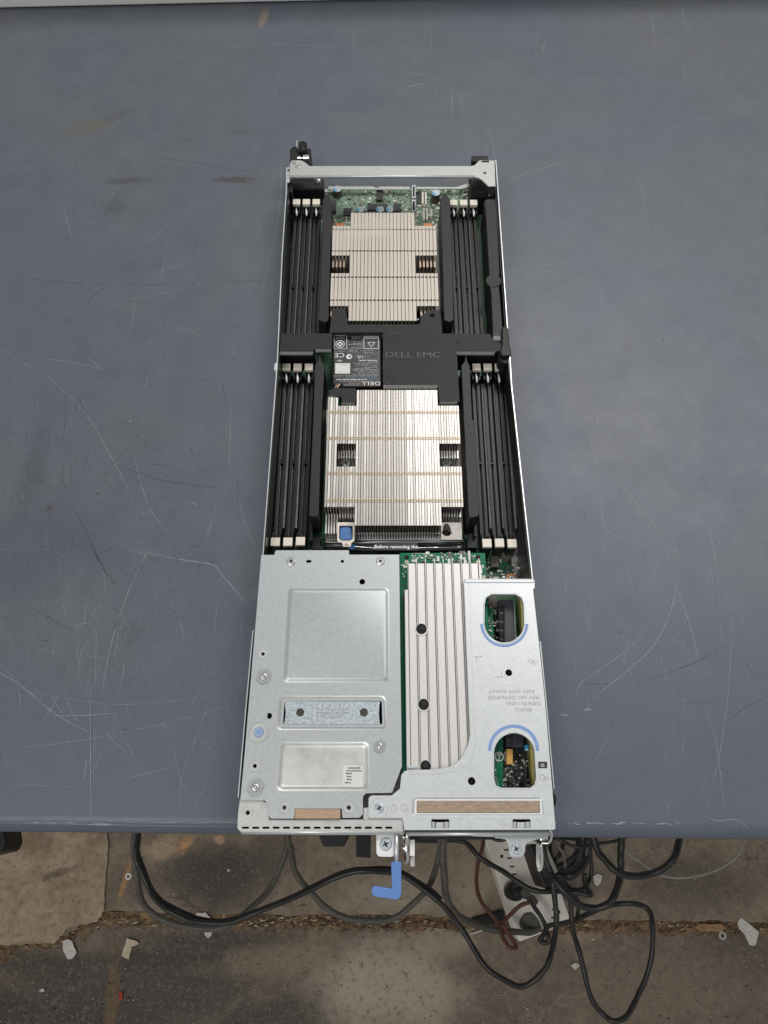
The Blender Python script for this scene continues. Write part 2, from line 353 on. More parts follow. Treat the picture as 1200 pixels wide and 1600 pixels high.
def pxbox(name, x0, y0, x1, y1, z1, z0, m, parent, bevel=.0002, **k):
    return sheet(name, [(x0, y0), (x1, y0), (x1, y1), (x0, y1)], z1, z1 - z0, m, parent, bevel=bevel, **k)
def recess_panel(mb, quad, r, z, depth, w=.0022, steps=5):
    """pressed-in panel with softly rounded walls that fills a hole of outline fillet(quad, r)"""
    loops = []
    for k in range(steps + 1):
        t = k / steps; zz = z - depth * (3 * t * t - 2 * t ** 3)
        loops.append([(p[0], p[1], zz) for p in fillet(inset(quad, w * t) if t else quad, max(r - w * t * .6, .0006))])
    n = len(loops[0]); vs = [v for l in loops for v in l]; fs = []
    for j in range(steps):
        for i in range(n): i2 = (i + 1) % n; fs.append((j * n + i, j * n + i2, (j + 1) * n + i2, (j + 1) * n + i))
    fs.append(tuple(range(steps * n, (steps + 1) * n)))
    mb.add(vs, fs)
def text(name, s, px, py, z, h, m, parent, rot=180, sx=1.0, ext=.00004, bold=0, **k):
    cu = bpy.data.curves.new('t', 'FONT'); cu.body = s; cu.align_x = 'CENTER'; cu.align_y = 'CENTER'; cu.size = h * 1.38; cu.extrude = ext; cu.resolution_u = 3; cu.offset = bold
    o = bpy.data.objects.new('t', cu); me = bpy.data.meshes.new_from_object(o); bpy.data.objects.remove(o)
    c = P(px, py, z); ra = math.radians(rot)
    me.transform(Matrix.Translation((c.x, c.y, z)) @ Matrix.Rotation(ra, 4, 'Z') @ Matrix.Diagonal((sx, 1, 1, 1)))
    me.name = name; me.materials.clear()
    return link(name, me, m, parent, **k)
def head(name, px, py, rpx, z, parent, m=None, kind='torx', h=.0009, sub=True):
    """pan-head screw with a sunk drive recess"""
    c, r = cpx(px, py, rpx, z); m = m or M_screw; mb = MB()
    if kind == 'torx': star = [Vector((c.x + (r * (.42 if i % 2 == 0 else .26)) * math.cos(i * math.pi / 6), c.y + (r * (.42 if i % 2 == 0 else .26)) * math.sin(i * math.pi / 6))) for i in range(12)]
    elif kind == 'cross':
        star = []; w = .12 * r; l = .5 * r
        for x, y in ((w, w), (w, l), (-w, l), (-w, w), (-l, w), (-l, -w), (-w, -w), (-w, -l), (w, -l), (w, -w), (l, -w), (l, w)):
            a = .5; star.append(Vector((c.x + x * math.cos(a) - y * math.sin(a), c.y + x * math.sin(a) + y * math.cos(a))))
    else: star = [Vector((c.x + x * r, c.y + y * r)) for x, y in ((-.6, -.1), (.6, -.1), (.6, .1), (-.6, .1))]
    mb.lathe((c.x, c.y, z), [(r, 0), (r, h * .35), (r * .93, h * .7), (r * .78, h)], 24, cap=False)
    ring = circ(c, r * .78, 24); mb.prism(ring, z + h, z + h * .15, [star])
    o = mb.build(name, m, parent)
    if sub: MB().prism([c.xy + (s - c.xy) * 1.05 for s in star], z + h * .45, z + h * .1).build('drive_recess', M_void, o)
    return o
def hexnut(name, px, py, rpx, z, parent, h=.0016, rot=.3):
    c, r = cpx(px, py, rpx, z)
    o = MB().prism(circ(c, r, 6, rot), z + h, z, [circ(c, r * .5, 18)]).build(name, M_screw, parent)
    MB().lathe((c.x, c.y, z), [(r * .49, 0), (r * .47, h * 1.1), (r * .38, h * 1.35), (r * .22, h * 1.35), (r * .2, h * .5)], 18).build('stud', M_screw, o, smooth=True)
    return o
def catmull(pts, n=8):
    pts = [Vector(p) for p in pts]; q = [pts[0] * 2 - pts[1]] + pts + [pts[-1] * 2 - pts[-2]]; out = []
    for i in range(1, len(q) - 2):
        a, b, c, d = q[i - 1:i + 3]
        for k in range(n):
            t = k / n; out.append(.5 * ((2 * b) + (c - a) * t + (2 * a - 5 * b + 4 * c - d) * t * t + (3 * b - a - 3 * c + d) * t ** 3))
    out.append(pts[-1]); return out
# ================================================================== SETTING
def cs(ox, oy, sc, pts): return [(ox + a / sc, oy + b / sc) for a, b in pts]
# --- floor: two poured slabs with a dirt-filled joint and a paler raised patch
def slab(name, px, z, th, m, bev=.002):
    o = MB().prism(PP(px, z), z, z - th).build(name, m, None, bevel=bev); return tag(o, kind='structure')
def rag(pts, n=9, a=3.0):
    out = []
    for i in range(len(pts) - 1):
        for k in range(n): t = k / n; out.append((pts[i][0] * (1 - t) + pts[i + 1][0] * t + R.uniform(-a, a), pts[i][1] * (1 - t) + pts[i + 1][1] * t + R.uniform(-a, a) * .8))
    return out + [pts[-1]]
back_edge = rag([(-900, 1470), (0, 1478), (100, 1462), (160, 1424), (400, 1430), (700, 1431), (900, 1436), (1200, 1441), (2100, 1450)], 16, 3.0)
slab('floor', [(2100, 560), (-900, 560)] + back_edge, FZ, .05, floor_material('back'))
front_edge = rag([(-900, 1530), (0, 1500), (35, 1478), (108, 1474), (150, 1444), (400, 1447), (700, 1450), (1200, 1458), (2100, 1466)], 16, 3.2)
slab('floor', list(reversed(front_edge)) + [(-900, 2500), (2100, 2500)], FZ - .003, .05, floor_material('front'))
patch_edge = rag([(169, 1180), (168, 1305), (163, 1422), (150, 1441), (108, 1448), (85, 1474), (0, 1477), (-800, 1485)], 8, 1.6)
slab('floor', [(-800, 1180)] + patch_edge, FZ + .005, .004, floor_material('patch'), .0015)
# dirt in the joint, a lumpy strip
def dirt_strip():
    mb = MB(); n = 420; m = 9; vs = []; fs = []
    top = [(-400, 1474), (0, 1478), (100, 1462), (160, 1424), (400, 1429), (700, 1430), (900, 1434), (1200, 1440), (1600, 1443)]
    def yy(x, L):
        for i in range(len(L) - 1):
            if L[i][0] <= x <= L[i + 1][0]: t = (x - L[i][0]) / (L[i + 1][0] - L[i][0]); return L[i][1] * (1 - t) + L[i + 1][1] * t
    bot = [(-400, 1520), (0, 1508), (35, 1486), (108, 1480), (150, 1452), (400, 1453), (700, 1456), (1200, 1465), (1600, 1468)]
    for i in range(n):
        x = -380 + i * (1950 / n); a, b = yy(x, top) - 4, yy(x, bot) + 4
        for j in range(m):
            t = j / (m - 1); h = -.0035 + R.uniform(-.002, .003) - (.005 if j in (0, m - 1) else 0); p = P(x + R.uniform(-1, 1), a * (1 - t) + b * t, FZ + h); vs.append(p)
    for i in range(n - 1):
        for j in range(m - 1): k = i * m + j; fs.append((k + m, k, k + 1, k + m + 1))
    o = mb.add(vs, fs).build('joint_dirt', M_dirt, None); tag(o, 'brown crumbly dirt packed into the joint across the concrete floor', 'dirt', kind='stuff')
dirt_strip()
def grit():
    mats = [mat('grit_%s' % k, c, .8) for k, c in (('tan', (.40, .28, .16)), ('dark', (.09, .06, .04)), ('pale', (.55, .48, .38)))]; mb = MB()
    for i in range(1150):
        mb.cur = R.choice((0, 0, 1, 1, 1, 2)); x = R.uniform(-100, 1300)
        if R.random() < .35: x = R.uniform(380, 640)
        yc = 1441 + (x - 600) * .012 if x > 160 else 1462 + (160 - x) * .12 - 10
        y = R.gauss(yc, 5 if R.random() < .7 else 11); z = FZ - .002; c = P(x, y, z); s = R.uniform(.0006, .0024) * (1.5 if R.random() < .1 else 1); a = R.uniform(0, 3.1); l = s * R.uniform(1, 2.4)
        pts = [Vector((c.x + (l * math.cos(t + a)) , c.y + s * .6 * math.sin(t + a * 2))) for t in sorted(R.uniform(0, 6.28) for _ in range(5))]
        if abs(area(pts)) < 1e-7: continue
        mb.prism(pts, z + s * .6, z - .002)
    o = mb.build('grit', mats, None); tag(o, 'tan and dark grit scattered along the floor joint', 'grit', kind='stuff')
    mb = MB()
    for i in range(420):
        mb.cur = R.choice((0, 1, 2)); x = R.uniform(0, 1200); y = R.uniform(1310, 1600); z = FZ + (.0052 if x < 165 and y < 1440 else 0); c = P(x, y, z); s = R.uniform(.0004, .0012)
        mb.cbox((c.x, c.y, z - .0035), s * R.uniform(1, 2), s, .0035 + s)
    o = mb.build('floor_crumbs', mats, None); tag(o, 'small crumbs and flecks lying loose over the concrete', 'crumbs', kind='stuff')
grit()
# --- workbench
bench = empty('workbench', (0, 0, 0), 'blue grey scratched workbench top with rounded front edge under the server sled', 'workbench')
ea, eb = P(0, 1299, -.006), P(1200, 1311, -.006); ang = math.atan2(eb.y - ea.y, eb.x - ea.x)
def bench_top():
    mb = MB(); r = .009; y0 = (ea.y + eb.y) / 2 + .0; prof = [(.86, -.012), (.86, 0), (.6, 0), (.3, 0), (.1, 0), (.03, 0)]
    for k in range(9): a = math.pi / 2 * k / 8; prof.append((r - r * math.sin(a), -r + r * math.cos(a)))
    prof += [(0, -.024), (.002, -.0265), (.006, -.028), (.03, -.028), (.03, -.024), (.86, -.024)]
    xs = [-1.1 + 2.2 * i / 44 for i in range(45)]; vs = []; fs = []; n = len(prof)
    for x in xs:
        for y, z in prof: vs.append((x * math.cos(ang) - y * math.sin(ang), y0 + x * math.sin(ang) + y * math.cos(ang), z))
    for i in range(len(xs) - 1):
        for j in range(n): j2 = (j + 1) % n; fs.append((i * n + j, i * n + j2, (i + 1) * n + j2, (i + 1) * n + j))
    fs.append(tuple(reversed(range(n)))); fs.append(tuple(range((len(xs) - 1) * n, len(xs) * n)))
    o = mb.add(vs, fs).build('tabletop', M_table, bench, smooth=False); me = o.data
    for p in me.polygons: p.use_smooth = abs(p.normal.z) < .999 and p.normal.y < -.01 or False
    return o
bench_top()
M_frame = mat('bench_frame_steel', (.05, .055, .06), .5, .3)
for x in (-1.02, 1.02):
    for y in (.08, .78): MB().cbox((x, y, FZ), .05, .05, -FZ - .029).build('leg', M_frame, bench, bevel=.002)
MB().box(-1.0, 1.0, .77, .80, -.12, -.029).build('rail', M_frame, bench, bevel=.002)

SC = {'p': M_sc_pale, 'f': M_sc_faint, 'd': M_sc_dark, 't': M_sc_tan}
SCR = []
def sc(ox, oy, s, kind, wd, *lines):
    for l in lines: SCR.append((kind, wd, cs(ox, oy, s, l)))
A = (0, 380, 2.609)
sc(*A, 't', .9, [(430,235),(560,280),(700,330),(830,385),(940,440)], [(0,425),(60,470),(150,515)])
sc(*A, 'f', 1.6, [(160,520),(270,610),(360,710),(430,830),(480,920),(520,1000),(560,1090)], [(880,1060),(840,1220)])
sc(*A, 'p', .7, [(500,235),(620,215),(735,183)], [(610,130),(700,100),(800,68)], [(800,150),(818,180)], [(160,470),(290,485),(420,515)], [(350,460),(415,515)], [(960,400),(952,450),(970,465)], [(970,1010),(985,1100),(1020,1190),(1055,1285)], [(525,1250),(650,1270),(760,1295),(865,1308),(910,1345)], [(940,650),(938,800),(932,940)], [(540,850),(570,960),(610,1080),(690,1190)], [(620,500),(590,590)], [(1105,20),(1085,120),(1070,200)])
sc(*A, 'f', .7, [(955,465),(1040,530)], [(940,455),(800,510),(670,545)], [(880,45),(1000,75),(1135,122)], [(932,940),(925,1000),(870,1130),(840,1220)], [(975,1130),(930,1195)], [(615,1235),(575,1310)], [(420,690),(415,720)], [(690,1150),(692,1270)], [(655,960),(620,1040)], [(150,560),(160,760)], [(65,540),(5,700)], [(300,270),(370,400),(410,510)], [(440,40),(455,130)], [(600,90),(880,40)], [(300,600),(290,760)], [(680,0),(800,50)])
sc(*A, 'p', 1.6, [(775,1055),(805,1068)], [(525,722),(540,730)])
sc(*A, 'd', .8, [(60,138),(200,152),(340,163),(490,160)], [(295,298),(250,338)], [(672,450),(676,500)], [(270,600),(265,720),(257,805)], [(445,890),(520,920),(640,960),(740,978),(920,1002)], [(630,900),(730,920)], [(570,770),(480,880),(405,975)], [(365,840),(335,940)], [(240,930),(275,1020)], [(968,940),(975,1100)], [(585,800),(600,845)], [(480,1230),(410,1260)], [(490,163),(620,170),(740,160)], [(870,165),(1020,152),(1100,152)])
sc(*A, 'd', 1.3, [(905,570),(922,648)], [(300,1080),(350,1170),(395,1270),(440,1357)], [(425,180),(350,240)], [(770,830),(800,880)], [(385,1015),(410,1025)])
A = (780, 380, 2.857)
sc(*A, 'p', .8, [(330,885),(440,980),(530,1070),(640,1190),(740,1320),(830,1430)], [(400,840),(440,1015)], [(455,1120),(460,1220),(490,1290),(530,1308)], [(670,118),(740,95)], [(165,110),(235,92)], [(930,1240),(960,1380),(970,1440)], [(710,215),(735,220)], [(760,370),(780,373)], [(450,690),(465,685)], [(860,265),(880,270)], [(715,1160),(735,1166)])
sc(*A, 'f', .7, [(200,170),(240,290),(290,435)], [(120,240),(140,380),(165,540),(180,700),(183,840)], [(470,0),(560,60),(660,140)], [(1080,985),(1100,1035)], [(1090,1080),(1190,1220)], [(170,850),(155,1000),(140,1120)], [(275,1320),(215,1485)], [(300,1300),(380,1440)], [(190,800),(330,890)], [(180,980),(175,1060)], [(460,1380),(465,1240)], [(410,1370),(350,1440)], [(310,900),(320,1000)], [(700,1420),(690,1470)], [(360,1180),(375,1350)])
sc(*A, 'd', 1.2, [(728,420),(734,445)], [(1005,1005),(1018,1012)], [(425,790),(428,810)])
A = (0, 850, 2.857)
sc(*A, 'f', 2.0, [(670,10),(600,150),(530,330),(480,520),(455,680)], [(0,575),(90,630),(250,760),(400,840)])
sc(*A, 'p', .8, [(570,30),(760,62),(940,92),(1000,150),(1130,310)], [(950,92),(1030,180),(1100,260)], [(205,767),(380,765),(540,752)], [(385,950),(382,1000),(372,1070)], [(404,690),(405,1000),(406,1235)])
sc(*A, 'p', 2.2, [(395,1251),(450,1252),(510,1252)])
sc(*A, 'f', .9, [(100,655),(300,690),(500,715),(700,708),(900,685),(1095,640)], [(0,920),(300,885),(600,830),(900,760),(1080,700)], [(960,630),(880,850),(815,1030),(795,1210)], [(780,850),(785,970),(815,1080),(860,1120)], [(915,1080),(860,1190)], [(0,1070),(350,1085)], [(520,1060),(780,990)], [(22,930),(24,985)], [(975,200),(950,460)], [(1085,310),(1070,430)], [(360,320),(320,440)], [(50,380),(60,490)], [(150,455),(210,478)], [(340,640),(420,685)], [(430,380),(425,640)], [(0,540),(130,660)], [(450,700),(520,800),(440,960)], [(420,700),(418,1100)], [(0,1245),(400,1252),(1050,1262)])
sc(*A, 'd', 1.3, [(400,0),(450,90),(520,195)], [(535,320),(510,380)], [(205,320),(225,330)], [(185,432),(215,430)])
sc(*A, 'd', .7, [(411,720),(412,1130)], [(150,290),(330,390)])
A = (820, 850, 3.158)
sc(*A, 'p', .9, [(760,80),(745,230),(700,380),(620,520),(500,630),(400,710),(320,765)], [(710,140),(780,300),(830,450),(858,570)], [(315,765),(315,820)], [(870,1335),(950,1365),(1040,1360),(1110,1410)])
sc(*A, 'p', 2.0, [(290,820),(330,815)], [(175,840),(215,846)])
sc(*A, 'p', .6, [(630,350),(540,490),(400,600),(275,690),(255,780)], [(890,790),(930,920),(955,1050),(985,1320)], [(1020,350),(1015,560),(1000,760),(960,1040),(890,1330)])
sc(*A, 'f', .8, [(730,380),(800,540),(870,720)], [(930,0),(955,200),(965,400),(955,630)], [(1070,190),(1075,400)], [(970,160),(1010,330),(1040,450)], [(655,1215),(715,1315)], [(320,80),(325,250),(310,420),(285,600)], [(240,30),(300,110)], [(165,20),(95,200)], [(330,40),(230,200)], [(435,890),(380,1010),(340,1100)], [(655,80),(630,170)], [(870,50),(850,160)], [(1085,490),(1140,550)], [(870,640),(920,630)], [(1080,590),(1125,720)], [(210,925),(265,945)], [(645,490),(700,650),(760,790)], [(710,0),(800,140)], [(520,970),(550,970)], [(855,1070),(870,1100)])
sc(*A, 'd', .8, [(560,680),(700,640),(870,570),(1000,490)], [(1200,750),(1100,800),(1000,870)], [(290,690),(430,690)], [(770,785),(930,778)])
sc(*A, 'd', 1.6, [(435,893),(428,912)], [(468,428),(480,442)])
A = (0, 0, 2)
sc(*A, 'p', .8, [(985,240),(1200,233)], [(905,248),(1050,213)], [(415,205),(560,180),(700,152),(860,140),(1050,147),(1190,155)], [(1125,368),(1200,342)], [(200,655),(225,740)], [(1030,280),(1055,297)])
sc(*A, 'f', .8, [(90,325),(240,300)], [(580,92),(760,90),(940,105)], [(255,557),(380,490),(500,410),(620,335)], [(0,355),(60,325)], [(130,670),(300,700),(450,740)], [(440,770),(540,695)], [(925,120),(880,220),(850,340)], [(527,60),(527,95)], [(620,800),(630,715)])
sc(*A, 'f', 2.4, [(880,495),(875,640),(845,795)])
sc(*A, 'd', .8, [(430,490),(560,500),(680,520),(840,545)], [(785,450),(768,498)], [(320,575),(450,565)], [(380,590),(320,685)], [(560,425),(600,445)], [(700,415),(860,415)])
A = (600, 0, 2)
sc(*A, 'p', .9, [(0,230),(30,222),(120,235),(190,265),(235,300),(252,345)], [(360,582),(440,545),(540,512),(620,488)], [(930,0),(935,50),(962,115)], [(840,48),(843,100),(845,145)], [(320,388),(340,450),(350,520)])
sc(*A, 'f', .8, [(925,655),(1050,625),(1200,592)], [(450,362),(432,405)], [(475,60),(475,150),(465,190)], [(760,762),(812,758)], [(660,740),(735,785)], [(440,565),(575,680)], [(80,60),(75,100),(98,160),(95,230)], [(115,210),(170,255)], [(370,580),(372,620)], [(885,420),(895,340)])
sc(*A, 't', 2.2, [(502,130),(495,165)], [(30,300),(90,268),(160,262)])
for i in range(26): x = R.uniform(845, 1060); SCR.append(('p', R.uniform(.8, 1.8), [(x, 1283 + R.uniform(0, 5)), (x + R.uniform(3, 14), 1284 + R.uniform(0, 5))]))
for i in range(16): x = R.uniform(-5, 380); SCR.append(('f', 1.2, [(x, 1283 + R.uniform(0, 3)), (x + R.uniform(8, 60), 1284 + R.uniform(0, 2))]))
def cluster(cx, cy, sx, sy, n, a0, sp, l0, l1, kinds='fffp'):
    for i in range(n):
        x, y = R.gauss(cx, sx), R.gauss(cy, sy)
        if y > 1278 or (380 < x < 870 and y > 240): continue
        a = R.gauss(a0, sp); l = R.uniform(l0, l1); k = R.uniform(-.12, .12)
        SCR.append((R.choice(kinds), R.uniform(.3, .65), [(x, y), (x + l * .5 * math.cos(a), y + l * .5 * math.sin(a)), (x + l * math.cos(a + k), y + l * math.sin(a + k))]))
cluster(150, 1020, 70, 80, 130, 1.5, .6, 8, 60); cluster(210, 900, 60, 60, 80, .6, 1.2, 5, 30, 'ffdp'); cluster(930, 980, 70, 90, 120, 1.45, .35, 8, 60); cluster(1090, 960, 40, 110, 60, 1.35, .3, 8, 50)
cluster(60, 760, 40, 90, 60, 1.4, .4, 6, 40, 'fdd'); cluster(330, 720, 60, 120, 60, 1.2, .9, 5, 35, 'ffd'); cluster(880, 700, 50, 100, 50, 1.2, .5, 8, 45, 'f'); cluster(300, 300, 140, 110, 60, .2, .9, 6, 40, 'ffd'); cluster(900, 250, 150, 110, 50, .9, 1.0, 6, 30, 'f')
cluster(380, 1010, 12, 90, 40, 1.45, .3, 10, 50, 'f')
for i in range(330):   # a thin crowd of small handling marks
    x, y = R.uniform(0, 1200), R.uniform(30, 1275); a = R.uniform(0, 3.14); l = R.uniform(3, 26)
    if R.random() < .55: y = R.uniform(650, 1275)
    SCR.append((R.choice('ffffd'), R.uniform(.35, .7), [(x, y), (x + l * math.cos(a) * .5, y + l * .5 * math.sin(a)), (x + l * math.cos(a + .2), y + l * math.sin(a + .2))]))
def scratches():
    for key, m in SC.items():
        mb = MB()
        for i, (k, wd, pts) in enumerate(SCR):
            if k != key: continue
            z = .00008 + (i % 40) * 3e-6; c = catmull(PP(pts, z), 6) if len(pts) > 2 else [P(*pts[0], z).lerp(P(*pts[1], z), t / 6) for t in range(7)]
            n = len(c); vs = []; fs = []
            for j, p in enumerate(c):
                t = (c[min(j + 1, n - 1)] - c[max(j - 1, 0)]).normalized(); q = Vector((-t.y, t.x, 0)); ww = wd * .00044 * (math.sin(math.pi * (j + .35) / (n - .3)) ** .6 + .12) * R.uniform(.75, 1.15)
                vs += [p + q * ww * .5, p - q * ww * .5]
            for j in range(n - 1): fs.append((2 * j, 2 * j + 1, 2 * j + 3, 2 * j + 2))
            mb.add(vs, fs)
        o = mb.build('scratches', m, bench, kind='stuff')
scratches()
# --- white panel behind the bench
pa, pb = P(-400, 26, 0), P(1300, -12, 0)
def partition():
    d = (pb - pa).normalized(); nrm = Vector((-d.y, d.x, 0)); a, b = pa - d * .5 + nrm * .002, pb + d * .5 + nrm * .002
    o = MB().prism([a, b, b + nrm * .02, a + nrm * .02], .07, .0015).build('white_partition', M_wall, None, bevel=.0015)
    tag(o, 'white painted panel standing along the back of the workbench', 'panel')
partition()

# ================================================================== THE SLED
sled = empty('server_sled', (0, 0, 0), 'open silver server sled with two heatsinks lying lengthwise on the blue grey workbench', 'server')
def yr(py, z): return P(600, py, z).y
ZT = .041
# --- tray, walls
wl0, wl1, wr0, wr1 = (446.5, 283), (409.8, 868), (776, 252), (832, 903)
WXL, WXR = P(411.5, 866, .0395).x + .0006, P(830, 900, .0395).x - .0012; WXL2, WXR2 = P(437, 480, .0395).x + .0008, P(791, 480, .0395).x - .001
FL, FR, yf, ym_, yb_ = P(374, 1290, .039).x, P(862, 1290, .039).x, yr(1297, .002), yr(880, .002), yr(296, .002)
tray = MB().prism([Vector(p) for p in ((WXL2, yb_), (WXR2, yb_), (WXR, ym_), (FR - .001, ym_ - .03), (FR - .001, yf), (FL + .001, yf), (FL + .001, ym_ - .03), (WXL, ym_))], .0022, .0008).build('tray_floor', M_zinc2, sled)
def strip_wall(name, pts, z1, z0, m, wpx=1.6, side=1):
    a = [(x, y) for x, y in pts]; b = [(x + wpx * side, y) for x, y in reversed(pts)]
    return sheet(name, a + b, z1, z1 - z0, m, sled, bevel=0)
strip_wall('side_wall', [(447.5, 262), (446.5, 300), (440, 400), (432.5, 566), (410, 868)], .0395, .001, M_edge, 1.5)
strip_wall('side_wall', [(775.5, 250), (779, 300), (796, 545)], .0395, .001, M_edge, 1.5, -1)
strip_wall('side_wall', [(797.5, 556), (800, 600), (833, 905)], .0395, .001, M_edge, 1.6, -1)
strip_wall('side_wall', [(394.5, 985), (383, 1110), (371.3, 1246)], .0385, .001, M_edge, 1.6)
strip_wall('side_wall', [(844.8, 1002), (855.5, 1110), (866.5, 1232)], .0385, .001, M_edge, 1.6, -1)
strip_wall('insulating_film', [(449.6, 300), (435, 566), (413, 862)], .0385, .0025, M_mylar, 1.2)
strip_wall('insulating_film', [(794.6, 560), (829.5, 903)], .038, .0025, M_mylar, 1.2, -1)
strip_wall('insulating_film', [(774.5, 290), (792, 540)], .038, .0025, M_black, 1.2, -1)
sheet('wall_lance', [(429, 568), (432.5, 566), (434, 575), (431, 580), (428, 577)], .039, .008, M_edge, sled)
# --- mother board
ZB = .0065
y1_, y2_, y3_ = yr(294, ZB), yr(300, ZB), yr(540, ZB)
board = MB().prism([Vector(p) for p in ((WXL2 + .002, y2_), (P(512, 294, ZB).x, y2_), (P(512, 294, ZB).x, y1_), (P(732, 294, ZB).x, y1_), (P(742, 294, ZB).x, y2_), (WXR2 - .003, y2_), (WXR2 - .003, y3_), (WXR - .0045, y3_), (WXR - .0045, .06), (WXL + .002, .06), (WXL + .002, y3_), (WXL2 + .002, y3_))], ZB, ZB - .0016).build('motherboard', [M_pcb_old, M_pcb], sled)
# colour split: the rear end of the board reads grey green, the middle dark green
board.data.materials.clear(); board.data.materials.append(M_pcb_old)
mid = MB().prism([Vector(p) for p in ((WXL + .003, y3_ - .002), (WXR - .005, y3_ - .002), (WXR - .005, .062), (WXL + .003, .062))], ZB + .0002, ZB).build('solder_mask', M_pcb, board)
sheet('rear_rail', [(513, 291), (585, 291), (586, 293), (592, 293), (593, 291), (640, 291.5), (641, 296), (513, 296)], .0115, .001, M_bar, sled, bevel=.0002)
sheet('rear_rail', [(650, 291.5), (712, 292), (720, 290), (727, 287), (733, 287), (733, 292), (722, 295), (650, 295.5)], .0115, .001, M_bar, sled)
def smd_field(x0, y0, x1, y1, n, z, parent, seed, big=True, avoid=()):
    rr = random.Random(seed); mats = [M_chip, M_solder, M_ind, M_latch, M_white, M_gold]; mb = MB(); placed = []
    for i in range(n):
        px, py = rr.uniform(x0, x1), rr.uniform(y0, y1)
        if any(a <= px <= c and b <= py <= d for a, b, c, d in avoid): continue
        c = P(px, py, z); s = rr.choice((.0006, .0008, .001, .0014, .0018)) * (1 if big else .7); w = s * rr.uniform(.8, 2.0); h = rr.uniform(.0003, .0010)
        if rr.random() < .5: s, w = w, s
        if any(abs(c.x - q[0]) < (w + q[2]) * .55 and abs(c.y - q[1]) < (s + q[3]) * .55 for q in placed): continue
        placed.append((c.x, c.y, w, s)); mb.cur = rr.choice((0, 0, 2, 2, 3, 3, 1)); mb.cbox(c, w, s, h)
        mb.cur = 1; e = min(w, s) * .22
        if w > s: mb.cbox(Vector((c.x - w / 2, c.y, z)), e, s * .9, h * .9); mb.cbox(Vector((c.x + w / 2, c.y, z)), e, s * .9, h * .9)
        else: mb.cbox(Vector((c.x, c.y - s / 2, z)), w * .9, e, h * .9); mb.cbox(Vector((c.x, c.y + s / 2, z)), w * .9, e, h * .9)
        if rr.random() < .4: # silk screen outline
            mb.cur = 4; mb.cbox(Vector((c.x, c.y + s * .8, z)), w * 1.3, .00014, .00003); mb.cbox(Vector((c.x + w * .8, c.y, z)), .00014, s * 1.2, .00003)
    return mb.build('surface_components', mats, parent, kind='stuff')
smd_field(455, 297, 700, 352, 900, ZB, board, 3)
smd_field(700, 297, 742, 312, 50, ZB, board, 4)
smd_field(520, 340, 548, 356, 40, ZB, board, 5); smd_field(648, 335, 690, 356, 60, ZB, board, 6)
smd_field(752, 855, 815, 905, 130, ZB + .0003, board, 8)
smd_field(500, 838, 760, 868, 160, ZB + .0003, board, 9); smd_field(418, 848, 505, 868, 50, ZB + .0003, board, 10)
def capacitor(px, py, rpx, h, ang=-.6):
    z = ZB + h; c, r = cpx(px, py, rpx, z)
    o = MB().lathe((c.x, c.y, ZB), [(r * 1.12, 0), (r * 1.12, .0008), (r * .97, .0012), (r * .97, h - .0008), (r * .88, h - .0002)], 24).build('capacitor', M_capside, board, smooth=True)
    MB().lathe((c.x, c.y, z - .0002), [(r * .96, 0), (r * .94, .0003), (0.0001, .0003)], 24).build('can_top', M_cap, o)
    pts = [Vector((c.x + r * .87 * math.cos(ang + math.pi * .66 + k * .68 * math.pi / 7), c.y + r * .87 * math.sin(ang + math.pi * .66 + k * .68 * math.pi / 7))) for k in range(8)]
    MB().prism(pts, z + .0002, z - .0001).build('polarity_mark', M_capblue, o)
for a in ((527, 295, 7, .0075, .6), (483, 303, 6.6, .0065, 2.1), (681, 301, 7, .0085, .5), (563, 327, 6.8, .0065, .4), (594, 327, 6.8, .0065, .4), (609, 327, 6.4, .0065, .4)): capacitor(*a)
for a in ((588, 296, 598, 312, .003), (574, 318, 590, 328, .002), (537, 325, 549, 336, .0018), (519, 313, 525, 330, .003), (615, 318, 626, 330, .0018), (592, 318, 604, 326, .002), (652, 300, 658, 318, .002)):
    c0 = pxbox('chip', a[0], a[1], a[2], a[3], ZB + a[4], ZB, M_chip, board)
for y0, y1 in ((289, 309), (312, 330)):
    o = pxbox('port_connector', 643.5, y0, 649.5, y1, .013, ZB, M_edge, board); pxbox('port_opening', 645, y0 + 2, 648, y1 - 2, .0132, .0128, M_void, o, 0)
for x0, y0, x1, y1 in ((659, 300, 662, 318), (664, 300, 666.5, 319), (661, 325, 664, 342), (666, 325, 669, 342), (672, 326, 676, 338)):
    pxbox('header', x0, y0, x1, y1, .0095, ZB, M_latch, board)
for x, y in ((727, 303), (497, 299)):
    head('board_screw', x, y, 5, ZB, board, kind='torx')
# copper-rimmed patches peeping out beside the heatsink
for x0, x1, y in ((524, 538, 350.5), (662, 676, 351)): pxbox('copper_pad', x0, y - 2.5, x1, y + 3, ZB + .0015, ZB, M_coppering, board)
pxbox('inductor', 767, 868, 780, 886, ZB + .005, ZB, M_ind, board, .0004)
c, r = cpx(792, 869, 7, ZB + .004); MB().lathe((c.x, c.y, ZB), [(r, 0), (r, .001), (r * .8, .0015), (r * .8, .0035), (r, .004), (r * .96, .0045)], 8).build('inductor', M_ind, board)
c, r = cpx(799, 903, 9, ZB + .002); MB().lathe((c.x, c.y, ZB), [(r, 0), (r, .0006), (r * .97, .0007)], 28).build('copper_ring', M_coppering, board); head('board_screw', 799, 904, 5.2, ZB + .0008, board)
text('silkscreen', 'D23', 783, 892, ZB + .0004, .0012, M_white, board, 0); text('silkscreen', 'J41', 808, 872, ZB + .0004, .0012, M_white, board, 90)
text('silkscreen', '5', 666, 296, ZB + .0001, .0016, M_white, board, 0)

